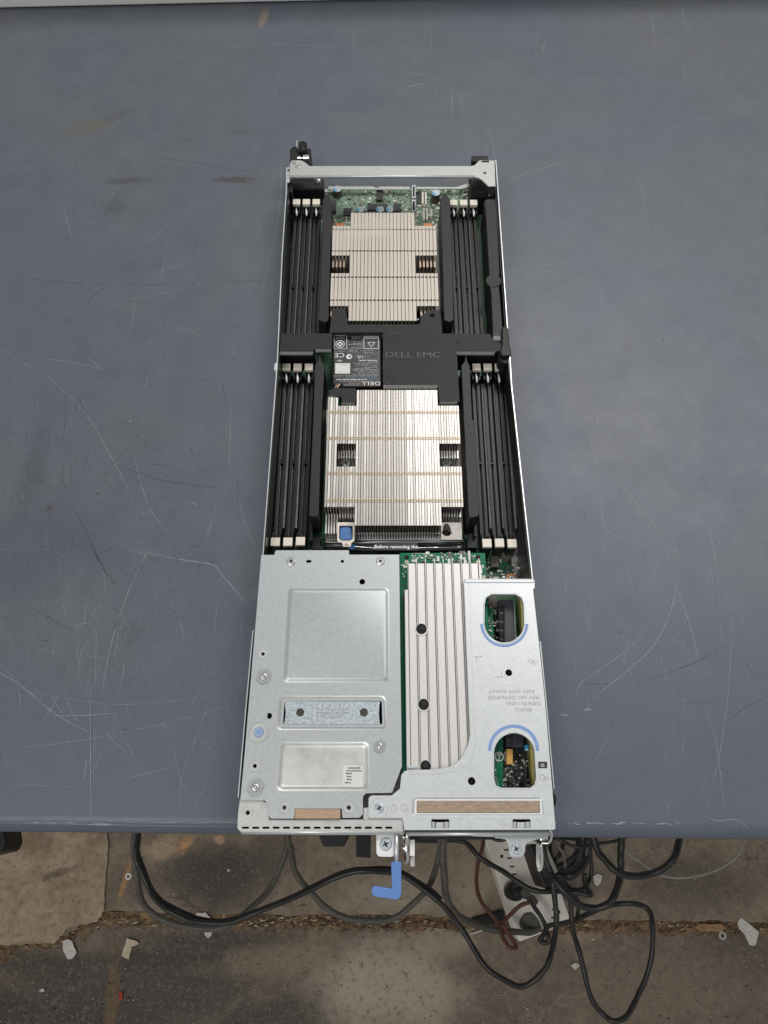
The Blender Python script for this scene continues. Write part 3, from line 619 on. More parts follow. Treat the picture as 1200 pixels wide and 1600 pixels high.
# --- memory slots, three in each corner
def box_mesh(name, *boxes):
    mb = MB()
    for b in boxes: mb.box(*b)
    return mb.mesh(name)
latch_me = box_mesh('latch', (-.0031, .0031, -.003, .003, -.0024, 0), (-.0026, .0026, -.0026, .0028, -.0036, -.0023)); latch_me.materials.append(M_latch)
tower_me = box_mesh('latch_tower', (-.0029, -.0019, -.0085, -.002, -.019, -.004), (.0019, .0029, -.0085, -.002, -.019, -.004), (-.0029, .0029, -.0016, .0036, -.019, -.0037)); tower_me.materials.append(M_slot)
def clip_mesh():
    mb = MB(); pts = [(-.0003, -.0036, -.0034), (-.0001, -.0062, -.0034), (0.0002, -.0090, -.0040), (.0002, -.0112, -.0052)]
    mb.tube(catmull(pts, 3), [.0004, .0005, .0006, .0008, .0010, .0011, .0011, .0010, .0008, .0005], 8); me = mb.mesh('retaining_clip')
    me.materials.append(M_clip)
    for p in me.polygons: p.use_smooth = True
    return me
clip_me = clip_mesh(); ZL = .026
def slot(xt, yt, xb, yb, top_clip=True, ylim=None):
    a = P(xt, yt, ZL); x = a.x; y1 = a.y
    y0 = P(xb, yb, ZL).y if ylim is None else ylim
    if ylim is None: x = (x + P(xb, yb, ZL).x) / 2
    mb = MB(); z0 = ZB; zt = .0165; ym = y0 + (y1 - y0) * .46
    for s in (-1, 1):
        for (ya, yb_) in ((y0 + .004, ym - .0006), (ym + .0006, y1 - .004)):
            mb.box(x + s * .0019 - .0009, x + s * .0019 + .0009, ya, yb_, z0 + .0004, zt)
            mb.box(x + s * .00075 - .0002, x + s * .00075 + .0002, ya + .001, yb_ - .001, z0 + .0004, zt - .0012)
    mb.box(x - .0028, x + .0028, ym - .0006, ym + .0006, z0 + .0004, zt + .0001); mb.box(x - .0027, x + .0027, y0 + .004, y1 - .004, z0 + .0002, z0 + .005)
    o = mb.build('memory_slot', M_slot, sled)
    mb = MB(); yy_ = y0 + .008
    while yy_ < y1 - .007:
        if abs(yy_ - ym) > .003:
            for s in (-1, 1): mb.box(x + s * .0010 - .0001, x + s * .0010 + .00012, yy_, yy_ + .00035, zt - .0016, zt - .0009)
        yy_ += .00085
    mb.build('contacts', M_clip, o, kind='stuff')
    mb2 = MB().box(x - .0003, x + .0003, y0 + .006, ym - .002, z0 + .005, z0 + .0056); mb2.build('contact_row', M_conn, o)
    l = link('latch', latch_me, None, o, loc=(x, y1, ZL), bevel=.0003); link('latch_tower', tower_me, None, o, loc=(x, y1, ZL))
    link('retaining_clip', clip_me, None, o, loc=(x, y1, ZL))
    if ylim is None:
        link('latch', latch_me, None, o, loc=(x, y0 + R.uniform(-.0004, .0004), ZL), bevel=.0003)
        t = link('latch_tower', tower_me, None, o, loc=(x, y0, ZL)); t.scale = (1, -1, 1)
for i in range(3): slot(463.2 + 15.4 * i, 315, 0, 0, ylim=yr(560, .0165))
for i in range(3): slot(709 + 15.6 * i, 316, 0, 0, ylim=yr(560, .0165))
for i in range(3): slot(447.2 + 17.9 * i, 573, 430 + 19.4 * i, 846)
for i in range(3): slot(744 + 18.3 * i, 573, 761.7 + 18.8 * i, 848)
# pale strips whose colour stands for lit board between the slots
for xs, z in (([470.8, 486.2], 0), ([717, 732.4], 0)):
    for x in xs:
        a = P(x, 330, ZB + .008); MB().box(a.x - .0007, a.x + .0007, yr(540, ZB), a.y, ZB + .001, ZB + .0085).build('lit_board_gap', M_div, board)
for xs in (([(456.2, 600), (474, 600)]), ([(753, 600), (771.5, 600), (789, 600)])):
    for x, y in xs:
        a = P(x, y, ZB + .008); MB().box(a.x - .0007, a.x + .0007, yr(832, ZB), a.y, ZB + .001, ZB + .0085).build('lit_board_gap', M_div, board)

# --- air baffles
ZF = .0365
sheet('air_baffle', [(504, 313), (508, 305), (510, 303), (513, 304), (518, 312), (516.5, 380), (513, 500), (508, 504), (498, 500), (503, 380)], ZF, .029, M_baffle, sled, bevel=.0004)
sheet('air_baffle', [(688, 310), (693, 303), (698, 304), (703, 312), (706, 385), (709, 500), (702, 503), (694, 500), (690.5, 385)], ZF, .029, M_baffle, sled, bevel=.0004)
sheet('air_baffle', [(492, 570), (497, 564), (498, 556), (500, 556), (502, 564), (507, 571), (502, 660), (498, 803), (495, 807), (484, 807), (482.5, 803), (489, 660)], ZF, .029, M_baffle, sled, bevel=.0004)
sheet('air_baffle', [(720.6, 571), (726, 565), (727, 556), (729, 556), (730.5, 565), (734, 571), (738, 655), (741, 656), (749, 803), (746, 807), (735, 809), (732, 805), (724.5, 655)], ZF, .029, M_baffle, sled, bevel=.0004)
pxbox('baffle_foot', 494, 502, 499.5, 521, .022, .008, M_baffle, sled); pxbox('baffle_foot', 702, 503, 707, 521, .022, .008, M_baffle, sled)
pxbox('baffle_foot', 484, 800, 488, 845, .02, .008, M_baffle, sled); pxbox('baffle_foot', 741, 803, 745, 838, .02, .008, M_baffle, sled)
pxbox('connector_block', 730, 833, 746, 856, .016, ZB, M_slot, sled); pxbox('connector_block', 487, 838, 500, 858, .014, ZB, M_slot, sled)
sheet('cable_cover', [(757, 313), (761, 311), (775, 311), (777, 330), (781, 425), (779, 440), (781, 455), (786.5, 526), (770, 526), (767, 458), (764, 440), (764, 428), (758.5, 330)], .037, .03, M_baffle, sled, bevel=.0006)
c, r = cpx(771, 440, 12.5, .0365); MB().lathe((c.x, c.y, .0365), [(r, 0), (r, .0006), (r * .92, .001)], 30).build('cover_boss', M_black, sled, smooth=False)
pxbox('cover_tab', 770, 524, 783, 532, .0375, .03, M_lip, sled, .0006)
sheet('retainer_arm', [(784.5, 512), (789, 508), (794, 512), (797, 541), (799, 548), (799, 556), (784, 556), (781, 549), (784, 541)], .0405, .030, M_black, sled, bevel=.0008)
sheet('retainer_arm', [(778, 548), (798, 550), (797, 566), (789, 569), (779, 562)], .037, .03, M_black, sled, bevel=.0012)

# --- heatsinks
def fins(hs, x0, x1, n, ztop, zbase, spans, mats, flange_gap, split_rows, web, seed, tilt=0.0):
    rr = random.Random(seed); pitch = (x1 - x0) / n
    for i in range(n):
        xa = x0 + i * pitch; xc = xa + pitch / 2; mb = MB()
        t = rr.uniform(-tilt, tilt)
        for ya, yb, zb in spans(xc):
            mb.box(xa, xa + web, ya, yb, zb, ztop - .0002)
            cuts = sorted([c for c in split_rows if ya < c < yb]); y = ya
            segs = []
            for c in cuts: segs.append((y, c - .0007)); y = c + .0006
            segs.append((y, yb))
            for s, e in segs:
                b = len(mb.v); mb.box(xa, xa + pitch - flange_gap * (1 + (rr.random() if split_rows == [] else 0) * .3), s, e, ztop - .00045, ztop)
                for k in (5, 6): v = mb.v[b + k]; mb.v[b + k] = (v[0], v[1], v[2] + t)
            for c in cuts: mb.box(xa + pitch * .0, xa + pitch * .42, c - .0007, c + .0006, ztop - .0007, ztop - .0002)
        mb.build('fin', rr.choice(mats), hs)
# rear heatsink
z1 = .0355
hs1 = pxbox('heatsink', 519, 356, 689, 486, .0115, .009, M_base, sled, .0004)
hx0, hx1 = P(517, 440, z1).x, P(685, 440, z1).x; cx0, cx1 = P(545.6, 415, z1).x, P(650.4, 415, z1).x
Y = lambda p: yr(p, z1)
def span1(x):
    if cx0 < x < cx1: return [(Y(501), Y(332.5), .012)]
    return [(Y(478), Y(427), .012), (Y(399), Y(353), .012)]
fins(hs1, hx0, hx1, 29, z1, .012, span1, [M_finA], .0004, [Y(358.6), Y(392), Y(433), Y(469)], .0004, 1, .00006)
mbs = MB(); p1 = (hx1 - hx0) / 29
for i in range(29):
    x = hx0 + i * p1
    if cx0 - p1 * .5 < x + p1 / 2 < cx1 + p1 * .5: mbs.box(x, x + .0007, Y(508), Y(500.5), .012, .030); continue
    mbs.box(x + .0002, x + .0016, Y(412), Y(398), .012, .0315); mbs.box(x + .0002, x + .0016, Y(489), Y(477), .012, .0315)
mbs.build('short_fins', M_finA_dk, hs1, kind='stuff')
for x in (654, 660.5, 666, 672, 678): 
    c, r = cpx(x - 127, 421, 2.2, .0125); MB().lathe((c.x, c.y, .0115), [(r, 0), (r * .95, .002), (r * .5, .0032), (0.0001, .0036)], 12).build('glint_dot', M_chrome, hs1, smooth=True)  # chrome dots shaped in for highlights at the fin feet
    c, r = cpx(x, 421, 2.2, .0125); MB().lathe((c.x, c.y, .0115), [(r, 0), (r * .95, .002), (r * .5, .0032), (0.0001, .0036)], 12).build('glint_dot', M_chrome, hs1, smooth=True)
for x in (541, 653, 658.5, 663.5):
    c, r = cpx(x, 498.5, 2.2, .0135 + .024); MB().lathe((c.x, c.y, .0355), [(r, 0), (r * .9, .001), (r * .5, .0018), (0.0001, .002)], 12).build('glint_dot', M_chrome, hs1, smooth=True)
# front heatsink
z2 = .0365
hs2 = pxbox('heatsink', 509, 640, 723, 844, .0125, .009, M_base, sled, .0004)
Y2 = lambda p: yr(p, z2)
gx0, gx1 = P(510, 700, z2).x, P(720.5, 700, z2).x
c0, c1 = P(556.5, 720, z2).x, P(685.5, 720, z2).x; n0, n1 = P(525, 711, z2).x, P(554.5, 711, z2).x; m0 = P(683.5, 711, z2).x; s0 = P(528, 625, z2).x
def span2(x):
    if c0 < x < c1: return [(Y2(821), Y2(609.5), .0125)]
    top = Y2(620) if x < s0 else Y2(634)
    if n0 < x < n1 or x > m0: return [(Y2(792), Y2(729), .0125), (Y2(693), top, .0125)]
    return [(Y2(792), top, .0125)]
fins(hs2, gx0, gx1, 50, z2, .0125, span2, M_finB, .00034, [], .0004, 2, .00007)
# lower stubs of the side fins, cut down round the screws
mbs = MB(); pitch = (gx1 - gx0) / 50
for i in range(50):
    x = gx0 + i * pitch
    if x < P(528, 830, .024).x or (c0 - .001 < x < c1 + .001): 
        mbs.box(x, x + .0010, yr(843, .0125), Y2(821) if x > c0 - .001 else yr(806, .02), .0125, .0235 if x < c0 - .001 else .0235)
    elif x < c0: mbs.box(x, x + .0010, yr(820, .0125), yr(800, .0125), .0125, .024)
    elif x > c1: mbs.box(x, x + .0010, yr(818, .0125), yr(800, .0125), .0125, .024)
for i in range(50):
    x = gx0 + i * pitch
    if n0 < x + pitch / 2 < n1 or x + pitch / 2 > m0: mbs.box(x, x + .0010, yr(716, .026), Y2(693), .0125, .026)
mbs.build('short_fins', mat('lit_fin_stub', (.75, .73, .70), .3, .6), hs2, kind='stuff')  # brighter than the fins, colour stands for reflections on their ends
def rivets(row):
    mb = MB(); y = Y2(row)
    for i in range(50):
        x = gx0 + (i + .5) * pitch; s = .00075
        for k, (dy, sg) in enumerate(((.0008, 1), (-.0008, -1))):
            pts = [Vector((x - s, y + dy - .0006)), Vector((x + s * .2, y + dy - .0006)), Vector((x + s, y + dy + .0006)), Vector((x - s * .2, y + dy + .0006))]
            if sg < 0: pts = [Vector((2 * x - p.x, p.y)) for p in pts]
            mb.cur = 0; mb.prism(pts, z2 + .0003, z2 - .0001)
            mb.cur = 1; mb.prism([Vector((x + (p.x - x) * .4 + sg * .0005, p.y)) for p in pts], z2 + .00035, z2)
    mb.build('rivet_row', [M_gold, M_finA_dk], hs2, kind='stuff')
for r_ in (644, 684.5, 739.5, 782): rivets(r_)
for x in (540, 698.5): head('heatsink_screw', x + (.5 if x < 600 else -1), 725, 8.5, .016, hs2, kind='cross', h=.0022)
pxbox('screw_seat', 527, 715, 554, 733, .0155, .012, M_base, hs2); pxbox('screw_seat', 683, 715, 719, 733, .0155, .012, M_base, hs2)
# corner plates
c, r = cpx(698, 829.5, 8.6, .026)
hole = [Vector((c.x + r * (.95 if math.sin(a) < 0 else .72) * math.cos(a), c.y + r * (1.0 if math.sin(a) < 0 else 1.45) * math.sin(a))) for a in [2 * math.pi * i / 24 for i in range(24)]]
MB().prism(PP([(689, 816), (722, 816), (722, 843.5), (689, 843.5)], .026), .026, .0245, [hole]).build('corner_plate', M_base, hs2, bevel=.0002)
MB().lathe((c.x, c.y + r * .1, .015), [(r * .85, 0), (r * .85, .004), (r * .5, .006), (r * .15, .0065)], 18).build('spring_screw', M_void, hs2)
MB().prism(PP([(683, 841), (722, 841), (722, 844), (557, 844), (557, 842)], .0145), .0145, .0125).build('base_lip', M_edge, hs2)
q = PP([(527, 816), (554, 816), (554, 845), (549, 848), (548, 854), (536, 854), (535, 848), (527, 846)], .027)
MB().prism(fillet(q, .0006), .027, .0255, [fillet(PP([(530, 821), (551, 821), (551, 843), (530, 843)], .027), .0012)]).build('clip_frame', M_latch, hs2, bevel=.0002)
MB().prism(fillet(PP([(531, 823), (549, 823), (550, 843), (531, 843)], .0285), .0022), .0285, .016).build('release_button', M_blue2, hs2, bevel=.0008)
MB().prism(PP([(530, 821), (551, 821), (551, 843), (530, 843)], .016), .016, .015).build('clip_well', M_void, hs2)
MB().prism(PP([(540, 848), (545.5, 852), (538.5, 852.5)], .0272), .02725, .0269).build('pin_mark', M_copper, hs2)

# --- cables between heatsink and card, and their tag
for i, (ya, yb, zz, m, r_) in enumerate(((850, 852, .016, M_cord, .0014), (853, 856, .019, M_cordg, .0011), (847, 847, .013, M_clip, .0009), (857, 860, .021, M_black, .0013), (862, 862, .018, M_cord, .0014), (851, 857, .020, M_chrome, .0007))):
    mbt = MB(); mbt.tube(catmull([P(508, ya, .012), P(545, ya + 2, zz), P(600, yb, zz + .002), P(660, yb + R.uniform(-2, 2), zz), P(724, yb - 2, zz - .003)], 8), r_, 8); mbt.build('internal_cable', m, sled, smooth=True)
for i in range(3):
    mbt = MB(); mbt.tube(catmull([P(541, 849 + i * 2, .022), P(548, 851 + i * 3, .023), P(556, 853 + i * 2, .020), P(562, 854, .016)], 6), .0009, 8); mbt.build('blue_wire', M_blue2, sled, smooth=True)
tg = sheet('warning_tag', [(586, 848), (652, 848), (653, 860), (585, 860)], .0315, .0005, M_labelblack, sled)
text('warning_text', 'Before removing the', 619, 854.4, .0316, .0024, M_white, tg, 0, sx=1.05, bold=.00008)

# --- charcoal shroud across the middle
ZS = .0385
sh = [(433.5, 521), (515, 521), (518, 490), (519, 484), (541, 484), (543, 507), (653, 507), (657, 505), (657, 494), (668, 486), (688, 484), (691, 521), (766, 522), (770, 533), (783, 536), (783, 548), (775, 549), (710, 549), (714, 553), (718, 627), (687, 627), (684, 601), (598.5, 601), (598.5, 519.5), (519, 519.5), (518, 545), (491, 545), (490, 548), (432.5, 549)]
hole_c, hole_r = cpx(675.5, 493, 4, ZS)
shroud = MB().prism(PP(sh, ZS), ZS, ZS - .0022, [circ(hole_c, hole_r, 16)]).build('air_shroud', M_shroud, sled)
# downward skirts of the shroud
for a in (((433, 546), (491, 546), (491, 549), (432.6, 549)), ((599, 599), (684, 599), (684, 601), (598.6, 601)), ((710, 546.5), (777, 546.5), (777, 549), (710, 549))):
    q = PP(a, ZS - .002); MB().prism(q, ZS - .0021, .012).build('skirt', M_black, shroud)
def lip(pts, z=ZS):  # sloping edge strip, its grey put in for caught light
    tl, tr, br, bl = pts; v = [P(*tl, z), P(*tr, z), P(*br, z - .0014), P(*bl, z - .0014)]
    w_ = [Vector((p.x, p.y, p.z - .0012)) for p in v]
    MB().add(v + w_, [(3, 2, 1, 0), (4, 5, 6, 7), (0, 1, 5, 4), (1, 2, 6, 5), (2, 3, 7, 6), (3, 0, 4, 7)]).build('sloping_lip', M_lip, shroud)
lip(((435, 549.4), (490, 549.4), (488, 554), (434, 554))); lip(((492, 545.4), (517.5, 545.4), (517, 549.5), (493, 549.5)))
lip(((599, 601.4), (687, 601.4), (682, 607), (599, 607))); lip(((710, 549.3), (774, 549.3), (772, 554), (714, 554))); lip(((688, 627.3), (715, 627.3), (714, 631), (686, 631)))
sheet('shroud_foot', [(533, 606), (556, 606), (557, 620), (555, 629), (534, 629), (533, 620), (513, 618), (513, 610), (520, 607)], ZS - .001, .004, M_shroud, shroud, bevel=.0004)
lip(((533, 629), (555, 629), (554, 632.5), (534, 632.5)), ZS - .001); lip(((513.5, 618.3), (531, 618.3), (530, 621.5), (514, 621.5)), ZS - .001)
emb = text('embossed_logo', 'DELL EMC', 645, 555, ZS + .0001, .0052, M_emb, shroud, 0, sx=1.28, ext=.0002)
text('embossed_mark', '1', 627, 590, ZS + .0001, .0028, M_void, shroud, 0); text('embossed_mark', '2', 627, 521, ZS + .0001, .0024, M_emb, shroud, 0)
def stroke(name, pts, z, wd, m, parent, closed=False):
    c = PP(pts, z); c = c + [c[0], c[1]] if closed else c; mb = MB()
    for a, b in zip(c[:-1], c[1:]) if not closed else zip(c[:-2], c[1:-1]):
        t = (b - a).normalized(); q = Vector((-t.y, t.x, 0)) * wd / 2; e = t * wd * .3
        mb.prism([a - e + q, a - e - q, b + e - q, b + e + q], z + .00006, z)
    return mb.build(name, m, parent)
stroke('embossed_arrow', [(612, 586), (605, 589), (613, 593), (619, 590)], ZS, .0005, M_void, shroud); stroke('embossed_arrow', [(607, 519), (613, 522), (619, 519)], ZS, .0004, M_emb, shroud)
c, r = cpx(675.5, 493, 4.6, ZS - .003); MB().lathe((c.x, c.y, ZS - .006), [(r, 0), (r, .0008)], 16).build('hole_shade_disc', M_void, shroud)
c, r = cpx(714, 536, 1.6, ZS); MB().lathe((c.x, c.y, ZS - .0001), [(r, 0), (r, .0002)], 12).build('dimple', M_void, shroud)
# battery pack with its rating label, sunk in the bay
ZBAT = .0335
bay = pxbox('bay_floor', 519, 519, 598, 608, .028, .02, M_void, shroud, 0)
bat = sheet('battery_pack', [(521, 523.5), (594.5, 523.5), (595, 604), (521, 604)], ZBAT, .004, M_labelblack, sled, r=.0006, bevel=.0003)
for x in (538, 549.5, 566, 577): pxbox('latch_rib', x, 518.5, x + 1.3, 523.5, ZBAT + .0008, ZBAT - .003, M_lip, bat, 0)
zl = ZBAT + .00005
def box_outline(x0, y0, x1, y1, wd=.0003, m=M_white): stroke('print_frame', [(x0, y0), (x1, y0), (x1, y1), (x0, y1)], zl, wd, m, bat, True)
box_outline(522.3, 524.2, 541.5, 545); box_outline(568.5, 525.5, 591.5, 544.5, .0004); box_outline(543, 525.5, 566, 544.8, .00014, M_dim_print); box_outline(543, 545.6, 564, 552, .00014, M_dim_print); box_outline(567.7, 545.8, 591.8, 553, .00014, M_dim_print); box_outline(570.5, 553.6, 591.8, 561, .00014, M_dim_print)
pxbox('print_frame', 569.2, 526.2, 591, 530, zl + .00005, zl, M_dim_print, bat, 0)
# triangle, diamond in a ring
stroke('warning_triangle', [(574.8, 535), (586, 535), (580, 542)], zl, .0004, M_white, bat, True)
c, r = cpx(531.4, 537.6, 7.2, zl); MB().prism(circ(c, r, 28), zl + .00005, zl, [circ(c, r * .87, 28)]).build('print_ring', M_white, bat)
MB().prism([c.xy + Vector(v) * r for v in ((.72, 0), (0, .72), (-.72, 0), (0, -.72))], zl + .00005, zl, [[c.xy + Vector(v) * r for v in ((.42, 0), (0, .42), (-.42, 0), (0, -.42))]]).build('print_diamond', M_white, bat)
stroke('print_bar', [(531.4, 534), (531.4, 541.5)], zl, .0003, M_white, bat)
text('certification_print', 'CE', 530.5, 554.6, zl, .0040, M_white, bat, 180, sx=1.15); text('certification_print', 'UL', 562.5, 557.6, zl, .0026, M_white, bat, 180, sx=1.2)
c, r = cpx(545.5, 557.3, 4.6, zl); MB().prism(circ(c, r, 20), zl + .00005, zl, [circ(c + Vector((r * .25, 0, 0)), r * .45, 14)]).build('certification_print', M_white, bat)
text('certification_print', 'us', 554, 556.5, zl, .0012, M_dim_print, bat, 180)
text('brand_print', 'DELL', 579.5, 598.7, zl, .0031, M_white, bat, 180, sx=1.5)
rr = random.Random(12)
def tiny(x0, x1, y, h=.0009, m=M_dim_print):
    mb = MB(); x = x0
    while x < x1:
        w_ = rr.uniform(1.6, 5.5); e = min(x + w_, x1); a = P(x, y, zl); b = P(e, y, zl)
        xx = a.x
        while xx < b.x - .0003:
            l = rr.uniform(.00025, .0006); mb.box(xx, xx + l, a.y - h / 2 * rr.uniform(.6, 1), a.y + h / 2 * rr.uniform(.6, 1), zl, zl + .00004); xx += l + .00016
        x = e + rr.uniform(.7, 1.4)
    mb.build('fine_print', m, bat, kind='stuff')
for y, a, b in ((526.8, 549, 565), (528.8, 550, 565), (536.5, 552, 565), (538.3, 545, 565), (540.5, 559, 565), (543.6, 549, 565), (547.5, 544, 559), (549.7, 546, 559), (547.8, 569, 583), (550.6, 569, 584), (557, 571, 578), (548.8, 523, 540), (527, 525, 539), (529, 525, 539), (528, 571, 590),
                (563.2, 561, 591), (565.7, 575, 591), (567.6, 553, 591), (570.3, 556, 577), (571.5, 580, 591), (573.8, 569, 591), (575.5, 555, 577), (577.5, 551, 591), (579.5, 554, 573), (579.6, 576, 591), (582.4, 560, 591), (585.2, 551, 591), (587.4, 521, 591), (595.5, 531, 562), (598.7, 545, 562), (601.4, 538, 561)): tiny(a, b, y, .0007 if y not in (563.2,) else .0010, M_dim_print if y != 563.2 else M_white)
tiny(541, 591, 590, .0008, M_blue_print); tiny(526, 574, 593, .0010, M_white); tiny(575, 592, 592.8, .0007, M_blue_print)
stk = sheet('paper_sticker', [(523.8, 567.5), (547, 567.5), (547, 583.8), (523.8, 583.8)], zl + .00015, .00012, M_sticker, bat, r=.0003, bevel=0)
stroke('sticker_line', [(528, 581.4), (545, 581.4)], zl + .00016, .00014, M_grey_print, stk); stroke('sticker_line', [(531, 570), (544, 570)], zl + .00016, .0003, M_grey_print, stk)
c, r = cpx(530.5, 563.8, 4.5, zl); MB().prism([Vector((p.x, c.y + (p.y - c.y) * .45)) for p in circ(c, r, 18)], zl + .00004, zl).build('fine_print', M_grey_print, bat)
for x, m in ((527, M_solder), (529, M_red), (531, M_latch)):
    mbt = MB(); mbt.tube(catmull([P(x, 599, ZBAT + .0005), P(x - 1.5, 602.5, ZBAT + .0018), P(x - 3.5, 606, ZBAT + .0014), P(x - 5, 610, ZBAT - .002)], 5), .00035, 6); mbt.build('battery_wire', m, sled, smooth=True)
pxbox('battery_plug', 520.5, 596.5, 536, 601, ZBAT + .0012, ZBAT, M_baffle, sled)

# --- crossbar at the rear
z = .040
hcl = [cpx(757.5, 270, 2.2, z)]
bar = MB().prism(PP([(452.5, 257), (455, 251), (470, 250.2), (474, 251.5), (484, 259), (735, 259), (741, 258), (748, 251), (751, 250), (773, 250.5), (774.5, 291), (763, 291), (753, 281), (747, 277.6), (741, 276.5), (452.5, 276.5)], z), z, z - .0012, [circ(c.xy, r, 14) for c, r in hcl]).build('crossbar', M_bar, sled, bevel=.0004)
MB().prism(PP([(453, 275.2), (741, 275.2), (741, 277), (453, 277)], z - .001), z - .0011, z - .0022).build('bar_flange', M_edge, bar)
MB().tube([P(452.8, 275.6, z - .0004), P(742, 275.6, z - .0004)], .0008, 8).build('rolled_lip', M_edge, bar, smooth=True)
head('bar_screw', 465.5, 260.3, 4.6, z, bar, kind='slot', h=.0007)
c, r = cpx(459.3, 255, 2.6, z); MB().prism(circ(c, r, 14), z + .00012, z - .0001, [circ(c, r * .7, 14)]).build('punch_mark', M_void, bar)
c, r = cpx(757.5, 270, 3, z - .003); MB().lathe((c.x, c.y, z - .004), [(r, 0), (r, .0002)], 12).build('hole_shade_disc', M_void, bar)
sheet('bar_slot', [(753, 251), (764, 251), (764.5, 253.5), (752.5, 253.5)], z + .0001, .0008, M_void, bar, bevel=0)
sheet('rear_post', [(453, 232), (459, 228), (464, 229), (466, 233), (478, 232), (485.5, 231), (487, 257), (453, 253)], .032, .03, M_black, sled, bevel=.0008)
mbt = MB(); a, b = P(473, 225, .034), P(473.5, 240, .034); mbt.tube([a, a.lerp(b, .08), a.lerp(b, .9), b], [.0025, .0037, .0037, .0033], 20); mbt.build('roller', M_black, sled, smooth=True)
mbt = MB(); a, b = P(465, 247, .033), P(483, 247, .033); mbt.tube([a, a.lerp(b, .3), a.lerp(b, .31), a.lerp(b, .5), a.lerp(b, .51), b], [.0018, .0018, .0011, .0011, .0028, .0028], 14); mbt.build('spring_pin', M_chrome, sled)
mbt = MB(); mbt.tube([P(463.5, 219, .035), P(464, 230, .035)], .0004, 6); mbt.build('wire_pin', M_edge, sled)
pxbox('rear_post', 737, 243, 763, 252, .030, .003, M_baffle, sled, .0006)
pxbox('corner_block', 450, 279, 506, 296, .024, .004, M_black, sled, .0008); pxbox('corner_block', 735, 268, 769, 308, .026, .004, M_black, sled, .0008)
pxbox('corner_block', 447.5, 284, 457, 300, .034, .01, M_black, sled, .0008); pxbox('corner_block', 764, 290, 775, 315, .03, .004, M_black, sled, .0006)
c, r = cpx(497, 281, 5, .026); MB().lathe((c.x, c.y, .02), [(r, 0), (r, .005), (r * .7, .0065), (r * .1, .0068)], 16).build('standoff', M_screw, sled, smooth=True)
sheet('end_tab', [(448, 262), (452, 260), (453, 284), (447.5, 286), (447, 270)], .0385, .001, M_bar, sled); c, r = cpx(450, 265.5, 2, .039); MB().lathe((c.x, c.y, .0384), [(r, 0), (r, .0003)], 12).build('tab_hole', M_void, sled)
pxbox('chrome_catch', 763, 296, 766.5, 306, .034, .03, M_chrome, sled)
# ================================================================== FRONT HALF
ZA = .0408
A_px = [(408.3, 867), (429, 867), (429.5, 862), (432, 859.8), (545, 859.8), (545.5, 866.6), (623.8, 866.6), (625.5, 1030), (628, 1197), (612.5, 1238.5), (572, 1239.5), (568, 1243), (567, 1248), (567, 1272), (562, 1277.5), (535, 1278), (534, 1263.5), (461, 1263.5), (459, 1279), (424, 1279), (419.3, 1274), (419.3, 1256), (413, 1250.5), (375.5, 1250.5), (382, 1180), (398, 990)]
Q1 = PP([(450.5, 918), (608, 918), (609, 1067), (441.5, 1067)], ZA); Q2 = PP([(436, 1087), (603, 1087), (604.5, 1141), (431.5, 1141)], ZA); Q3 = PP([(437, 1159), (577, 1159), (578, 1236), (431.5, 1236)], ZA)
a_holes = []
def hole_at(px, py, rp, lst, z=ZA, n=18, squash=1.0, half=False):
    c, r = cpx(px, py, rp, z); lst.append([Vector((c.x + (p.x - c.x) * squash, p.y)) for p in circ(c, r, n)])
hole_at(566, 909, 4.6, a_holes); hole_at(482.5, 877, 2.7, a_holes, squash=1.6); hole_at(535, 877, 2.7, a_holes)
for x, y, rp in ((411, 1022, 2.6), (398.3, 1197, 3.0), (387.2, 1270, 3.0), (444.5, 1262, 3.0), (545, 1262, 3.4)):
    if y < 1265: hole_at(x, y, rp, a_holes)
hole_at(420.5, 1118.5, 4.6, a_holes)
a_outline = PP(A_px, ZA)
cage = MB().prism(a_outline, ZA, ZA - .001, [fillet(Q1, .0035), fillet(Q2, .0035), fillet(Q3, .0035)] + a_holes).build('drive_cage_cover', M_zinc, sled, bevel=.00025)
mbp = MB(); recess_panel(mbp, Q1, .0035, ZA, -.0012, .0030); mbp.build('pressed_panel', M_zinc, cage, smooth=True)
mbp = MB(); recess_panel(mbp, Q2, .0035, ZA, -.0012, .0026); mbp.build('pressed_panel', M_zinc2, cage, smooth=True)
mbp = MB(); recess_panel(mbp, Q3, .0035, ZA, -.0013, .0032); mbp.build('pressed_panel', M_zinc2, cage, smooth=True)
lin = MB().prism(PP([(412, 872), (620, 872), (624, 1195), (560, 1245), (382, 1245)], .034), .034, .030).build('cage_hole_shade', M_void, cage)  # black sheet added so the cover holes look shaded
# framed bluish bar in the second recess
zz = ZA + .0021
fr = MB().prism(fillet(PP([(441, 1091.5), (599, 1091.5), (600.5, 1136), (438, 1136)], zz), .0006), zz, zz - .0014, [fillet(PP([(444.5, 1095), (596.5, 1095), (597.5, 1132), (442, 1132)], zz), .0012)]).build('bar_frame', M_zinc, cage, bevel=.0003)
hx = [cpx(469, 1113, 7.0, zz), cpx(568.5, 1113, 7.0, zz)]
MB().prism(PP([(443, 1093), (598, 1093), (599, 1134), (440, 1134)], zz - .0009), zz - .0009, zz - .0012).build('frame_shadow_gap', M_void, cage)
br = MB().prism(fillet(PP([(444.8, 1095.3), (594, 1096), (593, 1100), (592, 1114), (593, 1127), (594, 1131.5), (443.2, 1131.5), (445, 1126), (446.5, 1113), (445, 1100)], zz), .0004), zz - .0002, zz - .0008, [circ(c, r, 6, .2 + i * .5) for i, (c, r) in enumerate(hx)]).build('insert_bar', M_blue_zinc, cage, bevel=.0002)
